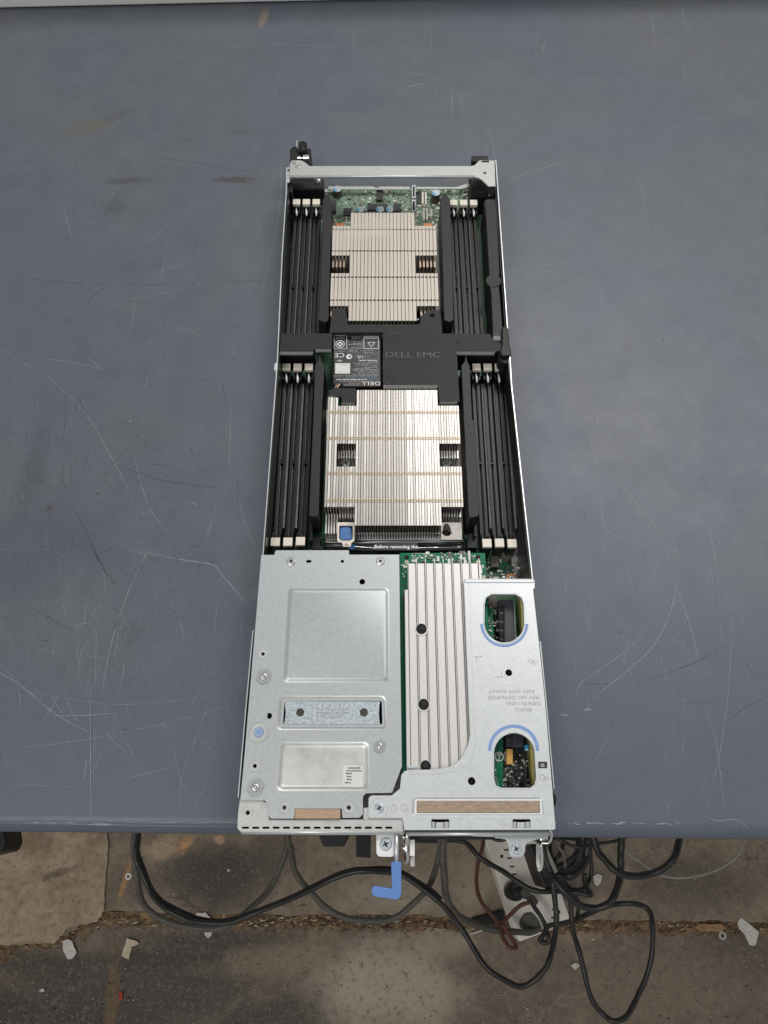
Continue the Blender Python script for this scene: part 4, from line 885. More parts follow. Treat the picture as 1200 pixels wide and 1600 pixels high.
for i, (c, r) in enumerate(hx): MB().prism(circ(c, r, 6, .2 + i * .5), zz - .00075, zz - .0009).build('hex_hole', mat('dark_brown_socket', (.045, .036, .03), .6) if i == 0 else bpy.data.materials['dark_brown_socket'], br)
for i, s in enumerate(('P/N W6Y5G', 'MFG AP808', '10/07/19')): text('stamped_text', s, 519, 1108 + i * 5.8, zz - .0002, .0016, M_grey_print, br, 180, sx=1.7)
# nuts, screws, rings
for x, y, rr_ in ((455, 877, 7.4), (594.5, 877, 7.0)): head('screw', x, y, rr_, ZA, cage, kind='torx', h=.0007)
hexnut('hex_nut', 412.5, 1057.5, 12, ZA, cage, .0012); hexnut('hex_nut', 399.5, 1230.5, 13.4, ZA, cage, .0012, .1); hexnut('hex_nut', 593.5, 1166, 9.8, ZA, cage, .0012, .5)
def ring(name, px, py, ro, ri, z, h, m, parent):
    c, r = cpx(px, py, ro, z); r2 = r * ri / ro; mb = MB(); mb.prism(circ(c, r, 28), z + h, z - .0001, [circ(c, r2, 28)]); return mb.build(name, m, parent, bevel=.0002)
ring('rivet_ring', 411, 1022, 7, 3.4, ZA, .0004, M_zinc2, cage); ring('rivet_ring', 398.3, 1197, 7.6, 4, ZA, .0005, M_zinc2, cage); ring('rivet_ring', 444.5, 1262, 7.8, 4, ZA, .0005, M_zinc2, cage); ring('rivet_ring', 545, 1262, 8, 4.2, ZA, .0005, M_zinc2, cage)
for x, y, rp in ((411, 1022, 3.4), (398.3, 1197, 4), (444.5, 1262, 4), (545, 1262, 4.2)): ring('rivet_inner', x, y, rp, rp * .72, ZA - .0003, .0002, M_screw, cage)
g = ring('spring_button', 404.5, 1144, 15.6, 14.2, ZA, .00035, M_zinc, cage); c, r = cpx(404.5, 1144, 14, ZA); MB().lathe((c.x, c.y, ZA), [(r, .0001), (r * .6, .0001)], 30).build('button_face', M_zinc2, g)
c, r = cpx(404.5, 1144, 7.6, ZA); MB().lathe((c.x, c.y, ZA + .0001), [(r, 0), (r, .0004), (r * .95, .0006)], 26).build('button_core', M_bluep, g); MB().prism(circ(c, r * .8, 24), ZA + .0009, ZA + .0006, [circ(c, r * .6, 24)]).build('button_groove', M_zinc, g)
c, r = cpx(418, 1118.5, 4.6, ZA - .0005); MB().prism([Vector((c.x + r * math.cos(math.pi / 2 + math.pi * k / 12), c.y + r * math.sin(math.pi / 2 + math.pi * k / 12))) for k in range(13)], ZA - .0004, ZA - .0008).build('half_shutter', M_zinc, cage)
# paper label without its square code: lines of print only
lab = sheet('paper_label', [(536, 1195.5), (567, 1196), (568, 1229), (566, 1230), (534.5, 1229.5)], ZA + .00145, .00012, M_sticker, cage, r=.0006, bevel=0)
zl = ZA + .00146
def tiny_l(x0, x1, y, h, parent):
    mb = MB(); a = P(x0, y, zl); b = P(x1, y, zl); xx = a.x
    while xx < b.x - .0003: l = rr.uniform(.0003, .0007); mb.box(xx, xx + l, a.y - h / 2 * rr.uniform(.6, 1), a.y + h / 2 * rr.uniform(.6, 1), zl, zl + .00004); xx += l + .0002
    mb.build('fine_print', M_ink, parent, kind='stuff')
for y, a, b in ((1200, 543, 563), (1204.5, 541, 566), (1208.6, 540, 549), (1213.5, 542, 549), (1218, 542, 549), (1223, 539, 549)): tiny_l(a, b, y, .0009, lab)
# flange that closes the front, with its row of slots
ZFl = .0396
fl_holes = []
for i in range(15):
    x = 383.5 + i * 16.0; q = PP([(x - 5.4, 1291.6), (x + 5.4, 1291.6), (x + 5.4, 1295), (x - 5.4, 1295)], ZFl); fl_holes.append(fillet(q, .0003))
for x, y, rp in ((387.2, 1270, 3.2),): hole_at(x, y, rp, fl_holes, ZFl)
flange = MB().prism(PP([(375, 1249), (420, 1249), (420, 1281), (568, 1281), (568, 1262), (628.5, 1262), (629.5, 1294), (631, 1299), (376, 1299.5), (371, 1294), (372, 1270)], ZFl), ZFl, ZFl - .0009, fl_holes).build('front_flange', M_zinc2, sled, bevel=.0003)
c0_, r0_ = cpx(387.2, 1270, 5, ZFl - .002); MB().lathe((c0_.x, c0_.y, ZFl - .0025), [(r0_, 0), (r0_, .0002)], 14).build('hole_shade_disc', M_void, flange)  # dark disc added under the hole in place of its shade
pxbox('slot_backing', 374, 1289, 630, 1297, ZFl - .003, ZFl - .0035, M_void, flange, 0)
ring('rivet_ring', 387.2, 1270, 8, 4, ZFl, .0005, M_zinc2, flange)
MB().tube([P(375, 1280.6, ZFl + .0001), P(629, 1280.6, ZFl + .0001)], .0006, 8).build('fold_ridge', M_zinc, flange, smooth=True) if False else None
stroke('fold_line', [(420, 1281.4), (628, 1280.4)], ZFl, .0004, M_grey_print, flange); stroke('fold_line', [(374, 1250.6), (412, 1250.6)], ZA, .0003, M_grey_print, flange)
pxbox('seam_notch', 411.5, 1249, 420, 1253.2, ZFl + .0003, ZFl, M_void, flange, 0)
sheet('front_rim', [(377, 1298.5), (631, 1298.5), (631, 1304.5), (379, 1303.5)], .036, .0012, M_zinc2, sled, bevel=.0004)
MB().tube([P(377, 1299.6, .0385), P(629, 1299.8, .0385)], .0011, 10).build('rolled_edge', M_edge, flange, smooth=True)
gk = sheet('tan_gasket', [(461, 1264), (532, 1264), (532, 1279.5), (459.5, 1279.5)], ZFl + .0022, .0024, M_copper, sled, bevel=.0006)
# front panel of the chassis below the flange
fp = MB().prism([P(378, 1299, .036), P(858, 1299, .036), P(858, 1301.5, .036), P(378, 1301.5, .036)], .0355, .001).build('front_panel', M_bar, sled)
sheet('black_foot', [(499, 1306), (545, 1305.5), (544.5, 1307), (537, 1322.5), (505.5, 1323), (499, 1308)], .012, .010, M_black, sled, bevel=.0006)

# --- expansion card: green board with a ribbed aluminium plate
ZC = .031
card = sheet('expansion_card', [(624.5, 864), (758, 864), (764, 1000), (770, 1215), (629, 1215), (627, 1100)], ZC, .0016, M_pcb2, sled, bevel=.0001)
ck = []
for x, y, rp in ((635.5, 871, 3.6), (747, 871, 3.8)): c, r = cpx(x, y, rp, ZC); MB().lathe((c.x, c.y, ZC - .0001), [(r, 0), (r, .0002)], 16).build('board_hole', M_void, card)
for x, y in ((635.5, 878.5), (747.5, 878)): ring('gold_pad', x, y, 3.2, 1.2, ZC, .0001, M_gold, card)
smd_field(645, 864, 742, 880, 150, ZC, card, 20); smd_field(744, 882, 756, 903, 24, ZC, card, 21); smd_field(629, 885, 634, 950, 26, ZC, card, 22)
for x in (720.5, 733.5): pxbox('component', x - 1.5, 865.5, x + 1.5, 874.5, ZC + .0008, ZC, M_white, card)
stroke('silkscreen', [(644, 864.8), (665, 864.8), (665, 871), (644, 871)], ZC, .0002, M_white, card, True); stroke('silkscreen', [(627, 883), (632, 883)], ZC, .0008, M_white, card)
ZK = .0378
kx0, kx1 = P(637, 885, ZK).x, P(742.5, 885, ZK).x; yk1, yk0 = yr(880, ZK), yr(1204, ZK)
hsc = MB().box(kx0, kx1 + .004, yk0, yk1, ZC + .0008, ZK - .0022).build('card_heatsink', M_alu, card)
nb = 8; pk = (kx1 - kx0) / 7.55; holes_x = P(659, 982, ZK).x
for i in range(nb):
    xa = kx0 + i * pk + .0004; xb = xa + pk - .0012
    MB().box(xa, xb, yk0, yk1, ZK - .0023, ZK).build('fin', M_alu, hsc, bevel=.0003)
    MB().box(xb + .0005, xb + .0009, yk0, yk1 + .0032, ZK - .0023, ZK + .0006).build('blade', M_alu, hsc)
MB().box(kx0 - .0022, kx0 + .0001, yk0, yr(921, ZK), ZC + .0008, ZK - .0003).build('side_step', M_alu, hsc, bevel=.0003)
for x, y, rp in ((658.5, 982.5, 8.2), (662, 1100.5, 8.4), (665, 1197, 8.4)):
    c, r = cpx(x, y, rp, ZK + .0008); o = MB().lathe((c.x, c.y, ZK - .001), [(r, 0), (r, .0018), (r * .9, .0019)], 26).build('spring_post', M_void, hsc); MB().prism(circ((c.x, c.y - r * .12), r * 1.22, 28), ZK + .0005, ZK - .001, [circ(c, r * 1.01, 28)]).build('post_collar', M_alu, hsc, bevel=.0002)
    MB().lathe((c.x, c.y, ZK + .0009), [(r * .5, 0), (r * .45, .0004), (r * .2, .0005)], 16).build('post_tip', M_black, o)
pxbox('card_clip', 637, 1196, 652, 1201, ZK + .0005, ZK - .002, M_edge, hsc)

# --- riser bracket
ZR = .0412
def arc(cx, cy, r, a0, a1, n): return [(cx + r * math.cos(math.radians(a0 + (a1 - a0) * k / n)), cy + r * math.sin(math.radians(a0 + (a1 - a0) * k / n))) for k in range(n + 1)]
C_px = [(724.8, 906), (727, 904), (833, 904.5), (835.5, 907), (835.5, 918), (833, 921), (846, 1040), (853, 1110), (868, 1293), (866, 1296.5), (631.5, 1297), (629, 1278), (578, 1277.5), (575.5, 1274), (576, 1247), (580, 1243), (612, 1243), (625, 1232), (627, 1211), (632, 1205), (640, 1203), (676, 1202.5), (700, 1199), (714, 1192), (724, 1180), (731, 1165), (734.5, 1148), (733, 1110), (728, 990)]
h1 = [(757.5, 944), (760, 934), (768, 929), (806, 929), (814, 933.5), (817.5, 943), (818.5, 975)] + arc(788, 973, 31, 5, 175, 14) 
h2 = arc(803.5, 1177, 31.5, 183, 357, 14) + [(837.5, 1215), (835, 1226), (828, 1231), (783, 1231), (775, 1227), (772, 1217)]
c_holes = [PP(h1, ZR), PP(h2, ZR)]
hole_at(795, 1051, 5.3, c_holes, ZR); hole_at(737, 1220.5, 6, c_holes, ZR)
Q4 = PP([(645, 1246), (848, 1246), (851, 1275), (643, 1275)], ZR); c_holes.append(fillet(Q4, .0022))
for x0, x1 in ((674, 702), (801, 829)): c_holes.append(fillet(PP([(x0, 1280), (x1, 1280), (x1, 1294), (x0, 1294)], ZR), .0006))
riser = MB().prism(PP(C_px, ZR), ZR, ZR - .001, c_holes).build('riser_bracket', M_zinc3, sled, bevel=.0003)
mbp = MB(); recess_panel(mbp, Q4, .0022, ZR, .0014, .0016); mbp.build('pressed_panel', M_zinc3, riser, smooth=True)
for x in (668, 684, 700, 713, 726, 741, 757, 775, 790, 806, 822): stroke('gasket_seam', [(x, 1251.5), (x + R.uniform(-1, 1), 1269.5)], ZR - .0002, R.uniform(.00010, .0002), M_copper, riser)
pg = MB().prism(fillet(PP([(651, 1251), (843, 1251), (844, 1270), (651, 1270)], ZR), .0004), ZR - .0002, ZR - .0013).build('fabric_gasket', M_gasket, riser, bevel=.0004)
MB().prism(fillet(PP([(648, 1248.5), (846, 1248.5), (848, 1272.5), (647, 1272.5)], ZR), .001), ZR - .0004, ZR - .0012, [fillet(PP([(651, 1251), (843.5, 1251), (844.5, 1270.5), (651, 1270.5)], ZR), .0004)]).build('gasket_frame', M_white, riser)
def raised_rim(px, ri, name='window_rim', m=M_zinc3):
    q = PP(px, ZR); o_ = inset(q, -ri); MB().prism(o_, ZR + .0003, ZR - .0025, [q]).build(name, m, riser, bevel=.0003)
raised_rim(h1, .0009); raised_rim(h2, .0007)
def blue_arc(cx, cy, ri, ro, a0, a1):
    pts = arc(cx, cy, ro, a0, a1, 24) + arc(cx, cy, ri, a1, a0, 24); MB().prism(PP(pts, ZR), ZR + .00005, ZR).build('blue_arc', M_bluep, riser)
blue_arc(788, 973.5, 33.6, 37.8, 2, 178); blue_arc(802.5, 1172, 34.6, 40, 178, 362)
text('icon_print', 'SD', 847.5, 1195.5, ZR + .0001, .0018, M_white, riser, 180, sx=.8); pxbox('icon_print', 841, 1190, 855, 1200.5, ZR + .00005, ZR, M_ink, riser, 0)
for i, (s, x) in enumerate((('ASSY-5XPF KHFX7', 800), ('REV A01 DP/N 0Y5R', 802), ('MADE IN CHINA', 818), ('80\\10\\12', 818))): text('stamped_text', s, x, 1080 + i * 9.6, ZR, .0022, M_grey_print, riser, 180, sx=1.15 if i < 2 else .9, ext=.00003)
stroke('scribe_mark', [(742, 1026), (753, 1026)], ZR, .0003, M_grey_print, riser); stroke('scribe_mark', [(745, 1026), (745, 1035)], ZR, .0003, M_grey_print, riser); stroke('scribe_mark', [(773, 1058), (784, 1058), (784, 1050)], ZR, .0003, M_grey_print, riser)
for x, y in ((829, 1033), (836, 1035)): ring('bump', x, y, 4.2, 1.0, ZR, .0001, M_zinc2, riser)
for x, y, rp in ((847, 1214.5, 5), (854, 1216, 3), (786, 1287.5, 5), (796, 1289, 3.5), (616, 1262.5, 5.5), (632, 1262, 6)): ring('punch_ring', x, y, rp, rp * .6, ZR, .0001, M_zinc2, riser)
pxbox('guide_slot', 841, 1282, 842, 1283, ZR, ZR - .0002, M_void, riser, 0)
head('screw', 592.5, 1262.5, 7.8, ZR, riser, kind='cross', h=.0006, m=M_blue_zinc); ring('screw_recess', 592.5, 1262.5, 14.5, 13.6, ZR, .00012, M_zinc2, riser)
for x0, x1 in ((674, 702), (801, 829)):
    pxbox('slot_void', x0 - 1, 1279, x1 + 1, 1295, ZR - .004, ZR - .0045, M_void, riser, 0)
    pxbox('spring_tab', x0 + 7, 1285, x1 - 9, 1295, ZR - .0006, ZR - .0016, M_edge, riser); pxbox('spring_tab', x0 + .5, 1284, x0 + 6, 1295, ZR - .0012, ZR - .002, M_bar, riser); pxbox('spring_tab', x1 - 8, 1284, x1 - .5, 1295, ZR - .0012, ZR - .002, M_bar, riser)
c, r = cpx(737, 1220.5, 5.5, ZR); MB().lathe((c.x, c.y, ZR - .004), [(r * 1.2, 0), (r * 1.2, .0002), (r * .5, .0003), (r * .5, .001)], 16).build('hole_shade_disc', M_void, riser)
c, r = cpx(795, 1051, 5.5, ZR); MB().lathe((c.x, c.y, ZR - .004), [(r * 1.3, 0), (r * 1.3, .0002)], 16).build('hole_shade_disc', M_void, riser)
MB().prism(PP([(725, 905), (835, 905), (835, 911), (725, 911)], ZR), ZR + .0006, ZR - .0006).build('rolled_top_edge', M_zinc3, riser, bevel=.0006)
stroke('fold_line', [(734, 912), (740.5, 1120), (743, 1165), (738, 1182), (728, 1196), (712, 1205), (690, 1209), (640, 1210)], ZR, .0003, M_zinc2, riser)
# what shows through the two windows
ZI = .024
rb = sheet('riser_board', [(748, 922), (822, 922), (842, 1240), (752, 1240)], ZI - .012, .0015, M_pcb, riser)
gb = sheet('riser_card', [(752, 925), (768, 925), (778, 1080), (786, 1150), (786, 1240), (756, 1240)], ZI, .0015, M_pcb2, riser); sheet('yellow_board_edge', [(812, 925), (819, 925), (835, 1080), (843, 1240), (833, 1240), (822, 1080)], ZI + .004, .012, M_yellow, riser)
rc = sheet('edge_connector', [(779, 937), (802, 937), (805, 1010), (781, 1010)], ZI + .006, .012, M_conn, riser, bevel=.0003)
for i in range(5): pxbox('connector_notch', 781, 946 + i * 13.5, 789, 955.5 + i * 13.5, ZI + .0064, ZI + .006, M_void, rc, 0); pxbox('connector_key', 787.5, 949 + i * 13.5, 789.5, 957 + i * 13.5, ZI + .0075, ZI + .006, M_baffle, rc)
for i in range(28): pxbox('connector_pin', 802.6 + i * .09, 940 + i * 2.4, 804.6 + i * .09, 941.2 + i * 2.4, ZI + .005, ZI + .003, M_solder, rc, 0)
pxbox('tan_block', 763, 930, 777, 948, ZI + .002, ZI - .004, M_ind, riser); pxbox('component', 806, 994, 812, 1001, ZI + .002, ZI - .004, M_chrome, riser)
smd_field(757, 940, 778, 1004, 60, ZI, gb, 31, False); smd_field(756, 1180, 778, 1232, 40, ZI, gb, 32, False); smd_field(779, 1185, 834, 1234, 150, ZI - .006, rb, 33)
MB().box(P(779, 1200, ZI - .006).x, P(836, 1200, ZI - .006).x, yr(1236, ZI - .006), yr(1140, ZI - .006), ZI - .008, ZI - .006).build('dark_module', M_chip, rb)
pxbox('orange_block', 791.5, 1170, 801.5, 1194, ZI + .003, ZI - .003, M_tan, riser, .0003)
pxbox('black_relay', 790.5, 1140, 800, 1167, ZI + .001, ZI - .004, M_conn, riser); pxbox('black_relay', 800.5, 1142, 818, 1168, ZI + .002, ZI - .004, M_conn, riser, .0006)
for i in range(2): pxbox('relay_band', 791, 1151 + i * 9, 800, 1152.5 + i * 9, ZI + .0013, ZI + .0009, M_baffle, riser, 0)
pxbox('component', 820, 1164, 826, 1173, ZI + .003, ZI, M_capblue, riser); pxbox('component', 821.5, 1170, 825.5, 1172.5, ZI + .0034, ZI + .003, M_white, riser, 0)
ring('round_arrow_print', 780, 1182, 7.2, 5.8, ZI, .0001, M_white, gb); stroke('arrow_print', [(780, 1187), (780, 1177)], ZI + .0001, .0005, M_white, gb); stroke('arrow_print', [(776.5, 1180.5), (780, 1176), (783.5, 1180.5)], ZI + .0001, .0005, M_white, gb)
text('silkscreen', 'D3Z1BB', 789.5, 1182, ZI + .0001, .0011, M_white, rb, 90)
for x, y, s in ((806, 1190, 6), (808, 1196, 5), (824, 1189, 5), (823, 1196, 3.5), (812, 1180, 5)):
    c, r = cpx(x, y, s / 2, ZI + .001); MB().lathe((c.x, c.y, ZI - .006), [(r, 0), (r, .006), (r * .6, .008), (.0001, .0084)], 14).build('solder_post', R.choice((M_gold, M_chrome)), riser, smooth=True)
for i in range(5): pxbox('dark_chip', 784 + i * 10, 1206 + (i % 2) * 8, 791 + i * 10, 1214 + (i % 2) * 10, ZI - .003, ZI - .006, M_chip, riser)
pxbox('metal_can', 819, 1198, 823, 1228, ZI, ZI - .006, M_conn, riser); 

# --- brackets, hinge, handle at the front edge
zb = .034
sheet('bracket_lip', [(588, 1296), (617, 1295), (617, 1301), (588, 1303)], .0375, .001, M_blue_zinc, sled)
tb = sheet('corner_tab', [(588, 1299), (616, 1299), (616, 1337), (612, 1339), (592, 1338.5), (588, 1334)], zb, .0012, M_white, sled, r=.001, bevel=.0003)
head('tab_screw', 602.8, 1319, 9.6, zb, tb, kind='cross', h=.0010, m=M_blue_zinc)
mbt = MB(); mbt.tube([P(619.5, 1298, .037), P(619.5, 1330, .036), P(619.5, 1349, .0345)], .0012, 12); mbt.build('handle_rod', M_edge, sled, smooth=True)
hp = [(611, 1346.5), (627, 1346.5), (627.2, 1396), (625, 1402), (621, 1406), (583, 1400.5), (580.5, 1391), (583.5, 1384), (612.5, 1388.5)]
MB().prism(fillet(PP(hp, .036), .0006), .036, .0305).build('blue_handle', M_blue, sled, bevel=.0007)
sheet('hinge_plate', [(640, 1312), (648, 1312), (648, 1338), (640, 1337)], .030, .0012, M_white, sled); sheet('hinge_plate', [(641, 1338), (648, 1338), (648, 1354), (643, 1355), (641, 1352)], .027, .0012, M_bar, sled)
mbt = MB()
for k, (x, y) in enumerate(((628, 1306), (631, 1318), (628.5, 1324))): mbt.tube([P(x - 2, y, .032), P(x + 3.5, y + 1.5, .033), P(x + 2, y + 8, .031)], .0008, 8)
mbt.tube(catmull([P(634, 1296, .035), P(636, 1306, .036), P(634.5, 1320, .034), P(635, 1332, .033), P(637, 1342, .03), P(634, 1349, .028)], 6), .0009, 8); mbt.build('hinge_spring', M_chrome, sled, smooth=True)
sheet('hinge_leaf', [(630, 1300), (633.5, 1300), (634, 1340), (637, 1349), (634, 1349), (631.5, 1338)], .029, .002, M_black, sled)
pxbox('hinge_knuckle', 626, 1306, 632, 1318, .030, .024, M_bar, sled, .0006); pxbox('hinge_knuckle', 635.5, 1298, 639, 1322, .031, .024, M_chrome, sled, .0006)
MB().tube([P(636, 1302.4, .036), P(858, 1302, .036)], .0013, 10).build('front_rail', M_edge, sled, smooth=True)
sheet('front_rail_face', [(636, 1302), (760, 1302), (762, 1306), (636, 1306.5)], .034, .0012, M_zinc2, sled)
sheet('black_rail', [(639, 1304), (770, 1304), (770, 1312), (664, 1312), (639, 1309)], .022, .006, M_baffle, sled, bevel=.0003)
sheet('white_clip', [(736, 1303), (771, 1303), (771, 1307.5), (737, 1306.5)], .0365, .0008, M_edge, sled)
rt = [(772, 1302), (858, 1302), (858, 1306), (848, 1309), (825, 1317), (821.5, 1321), (820.5, 1332), (816, 1339), (808, 1341), (800, 1339), (796, 1333), (794, 1318), (791, 1312), (774, 1309)]
tr = sheet('corner_tab', rt, zb, .0012, M_zinc, sled, bevel=.0004); head('tab_screw', 806.5, 1326.5, 8.6, zb, tr, kind='cross', h=.0009, m=M_blue_zinc); ring('screw_washer', 806.5, 1326.5, 10.5, 8.6, zb, .0003, M_zinc2, tr)
mbt = MB(); mbt.tube(catmull([P(843, 1300, .035), P(852, 1300, .036), P(861, 1299.5, .036), P(861.5, 1310, .034), P(857, 1317, .032), P(846, 1317, .031)], 6), .0007, 8); mbt.build('wire_loop', M_chrome, sled, smooth=True)
mbt = MB(); mbt.tube(catmull([P(845, 1319, .031), P(847, 1340, .028), P(846, 1355, .026), P(842, 1360, .025), P(840, 1352, .026)], 6), .0008, 8); mbt.build('wire_loop', M_chrome, sled, smooth=True)
sheet('hook_plate', [(838, 1318), (844, 1318), (844.5, 1356), (841, 1361), (838, 1350)], .026, .001, M_bar, sled); sheet('hook_cup', [(843, 1301), (857, 1301), (857, 1313), (846, 1315), (843, 1311)], .03, .006, M_chrome, sled, bevel=.0008)
sheet('side_catch', [(864, 1236), (869.5, 1246), (869.5, 1254), (866, 1262)], .03, .006, M_black, sled, bevel=.0005)

# ================================================================== THINGS ON THE FLOOR AND HANGING UNDER THE BENCH
def cable(pts, wpx, m, label, name='power_cable', zs=None, zd=-.45, cat='cable'):
    n = len(pts); zz_ = [zd] * n if zs is None else [zs[0] + (zs[1] - zs[0]) * i / (n - 1) for i in range(n)] if len(zs) == 2 else zs
    c = [P(p[0], p[1], z) for p, z in zip(pts, zz_)]
    zm = sum(zz_) / n; r = abs(P(600 + wpx, 1400, zm).x - P(600, 1400, zm).x) / 2
    cc = catmull(c, 8); ph = R.uniform(0, 6); q = []
    for i, p in enumerate(cc): q.append(p + Vector((math.sin(i * .37 + ph) * .0008 + math.sin(i * 1.1 + ph * 2) * .0001, math.cos(i * .29 + ph) * .0010, math.sin(i * .23 + ph) * .003)))
    mb = MB(); mb.tube(q, [r * (1 + .05 * math.sin(i * .9 + ph)) for i in range(len(q))], 12); o = mb.build(name, m, None, smooth=True); return tag(o, label, cat, 'cords hanging below the workbench')
cable([(228, 1180), (221, 1260), (216, 1305), (215, 1340), (222, 1370), (240, 1400), (265, 1422), (300, 1440), (340, 1442), (380, 1435), (425, 1417), (480, 1392), (530, 1370), (570, 1361), (600, 1361), (630, 1370), (665, 1391), (695, 1418), (720, 1450), (745, 1490), (770, 1520), (800, 1539), (825, 1538), (850, 1515), (864, 1482), (869, 1440), (867, 1400), (860, 1365), (852, 1335), (846, 1300), (840, 1200)], 8.5, M_cord, 'long black cord swinging from the left, behind the blue handle, to the white power strip', zd=-.42)
cable([(226, 1180), (222, 1260), (219, 1305), (219, 1340), (227, 1370), (246, 1398), (272, 1418), (305, 1434), (345, 1437), (385, 1430), (430, 1411), (485, 1386), (532, 1365), (566, 1356), (600, 1356), (632, 1365), (666, 1384), (690, 1405)], 6, M_cord, 'thin black cord running side by side with the long black cord on the left', zd=-.425)
cable([(218, 1180), (214, 1260), (211, 1320), (211, 1365), (220, 1402), (245, 1430), (285, 1448), (330, 1451), (370, 1438), (400, 1413), (425, 1381), (442, 1345), (449, 1305), (452, 1180)], 9.5, M_cordg, 'grey cord looped widest at the far left below the bench edge', zd=-.46)
cable([(448, 1180), (450, 1300), (454, 1330), (462, 1358), (477, 1386), (502, 1412), (535, 1431), (570, 1439), (600, 1438), (628, 1427), (655, 1404), (675, 1374), (685, 1343), (687, 1305), (688, 1180)], 9.5, M_cordg, 'grey cord loop hanging below the blue handle of the sled', zd=-.44)
cable([(696, 1180), (694, 1290), (693, 1340), (694, 1375), (700, 1405), (714, 1430), (735, 1442), (762, 1450), (795, 1456), (825, 1457), (845, 1450)], 10.5, M_cordg, 'grey cord plugged into the lower end of the white power strip', zs=[-.42] * 4 + [-.46, -.51, -.55, -.59, -.62, -.645, -.655])
cable([(640, 1311), (690, 1313), (725, 1317), (750, 1338), (780, 1359), (810, 1378), (835, 1390), (860, 1394), (885, 1393), (905, 1394), (921, 1400), (917, 1385), (914, 1365)], 8, M_cord, 'black cord crossing diagonally over the white power strip', zd=-.5)
cable([(811, 1392), (824, 1400), (840, 1424), (853, 1450), (857, 1462), (853, 1474), (845, 1470), (848, 1458), (858, 1448), (880, 1442), (920, 1428), (950, 1416), (985, 1410), (1008, 1418), (1019, 1440), (1017, 1490), (1005, 1545), (985, 1578), (962, 1594), (947, 1590), (930, 1570), (915, 1530), (902, 1480), (895, 1440), (888, 1400), (870, 1370), (852, 1335), (845, 1290)], 7.5, M_cord, 'black cord from the grey plug that makes the big loop at lower right', zs=[-.62] * 8 + [-.6, -.58, -.55, -.52] + [-.5] * 16)
cable([(972, 1200), (971, 1318), (971, 1350), (966, 1383), (953, 1407), (932, 1421), (908, 1414), (884, 1396), (867, 1375), (856, 1350), (848, 1315), (846, 1250)], 11, M_cord, 'thick black cord loop hanging right beside the power strip', zd=-.4)
cable([(915, 1220), (932, 1320), (946, 1346), (971, 1364), (1003, 1370), (1030, 1361), (1050, 1340), (1062, 1318), (1085, 1220)], 11, M_cord, 'thick black cord loop hanging rightmost under the bench edge', zd=-.36)
cable([(930, 1220), (920, 1320), (914, 1345), (900, 1361), (882, 1368), (862, 1366), (850, 1352), (846, 1300)], 15, M_cord, 'thickest black cord curled tight against the power strip', zd=-.43)
cable([(905, 1290), (902, 1325), (893, 1340), (876, 1352), (866, 1358)], 8, M_cord, 'short black cord angled across the tight curl', zd=-.45)
cable([(940, 1285), (925, 1318), (905, 1322), (885, 1318), (868, 1310)], 6, M_cord, 'thin black cord lying level just under the bench edge on the right', zd=-.4)
cable([(940, 1260), (973, 1322), (1000, 1348), (1035, 1367), (1080, 1371), (1120, 1361), (1145, 1341), (1162, 1318), (1185, 1260)], 3.6, M_cordw, 'thin pale cord hanging in a wide loop at far right', zs=(-.62, -.62))
cable([(866, 1280), (874, 1322), (881, 1340), (884, 1362)], 4.5, M_cordw, 'short thin pale cord among the black cords', zd=-.44)
cable([(756, 1240), (754, 1315), (748, 1346), (744, 1379), (751, 1404), (766, 1428), (780, 1446), (785, 1464), (796, 1480), (806, 1481), (801, 1466), (789, 1452), (785, 1443), (797, 1430), (812, 1417), (828, 1408)], 6.2, M_cordb, 'reddish brown braided cord looping over the lower end of the power strip', zd=-.6)
cable([(880, 1260), (878, 1325), (868, 1345), (872, 1372), (894, 1388), (916, 1386), (925, 1365), (921, 1330), (924, 1270)], 6.5, M_cord, 'slack black cord ring between the tight curl and the thick loop', zd=-.52)
cable([(862, 1250), (861, 1320), (868, 1352), (882, 1376), (898, 1398), (905, 1425), (900, 1440)], 6, M_cord, 'thin black cord dropping steeply past the upper right of the power strip', zd=-.55)
cable([(838, 1290), (846, 1325), (852, 1350), (870, 1362), (896, 1352), (905, 1325), (902, 1270)], 9, M_cord, 'black cord doubled inside the thickest curl beside the power strip', zd=-.47)
cable([(730, 1270), (770, 1312), (800, 1309), (840, 1312), (890, 1311), (940, 1316), (990, 1300), (1010, 1250)], 5, M_cord, 'thin black cord running level along the shadow of the bench edge', zd=-.5)
# power strip
strip = empty('power_strip', (0, 0, 0), 'aged white power strip leaning on the floor among the cords', 'power strip')
zp = -.66
sb = MB().prism(fillet(PP([(736, 1250), (826, 1250), (893, 1441), (811, 1472)], zp), .004), zp, zp - .042).build('housing', M_strip, strip, bevel=.003)
for x, y in ((791, 1328), (796, 1341), (800, 1354), (804, 1366), (866, 1421), (873, 1425), (865, 1434), (784, 1338)):
    c = P(x, y, zp); MB().cbox((c.x, c.y, zp - .003), .0062 if x not in (784, 873) else .004, .002 if x not in (784, 873) else .004, .0032).build('outlet_slot', M_void, strip)
c, r = cpx(826, 1452, 17, zp); 
MB().prism(fillet(PP([(812, 1438), (818, 1427), (830, 1425), (842, 1438), (846, 1452), (820, 1455), (811, 1448)], zp), .003), zp + .004, zp - .01).build('cord_grip', M_cordg, strip, bevel=.002)
plug = empty('plug', (0, 0, 0), 'round black and grey plug stuck into the middle of the power strip', 'plug')
mbt = MB(); a, b = P(800, 1392, zp + .004), P(812, 1394, zp + .05); mbt.tube([a, a.lerp(b, .5), a.lerp(b, .55), b], [.012, .012, .0085, .007], 18); mbt.build('plug_body', M_black, plug, smooth=True, bevel=.001)
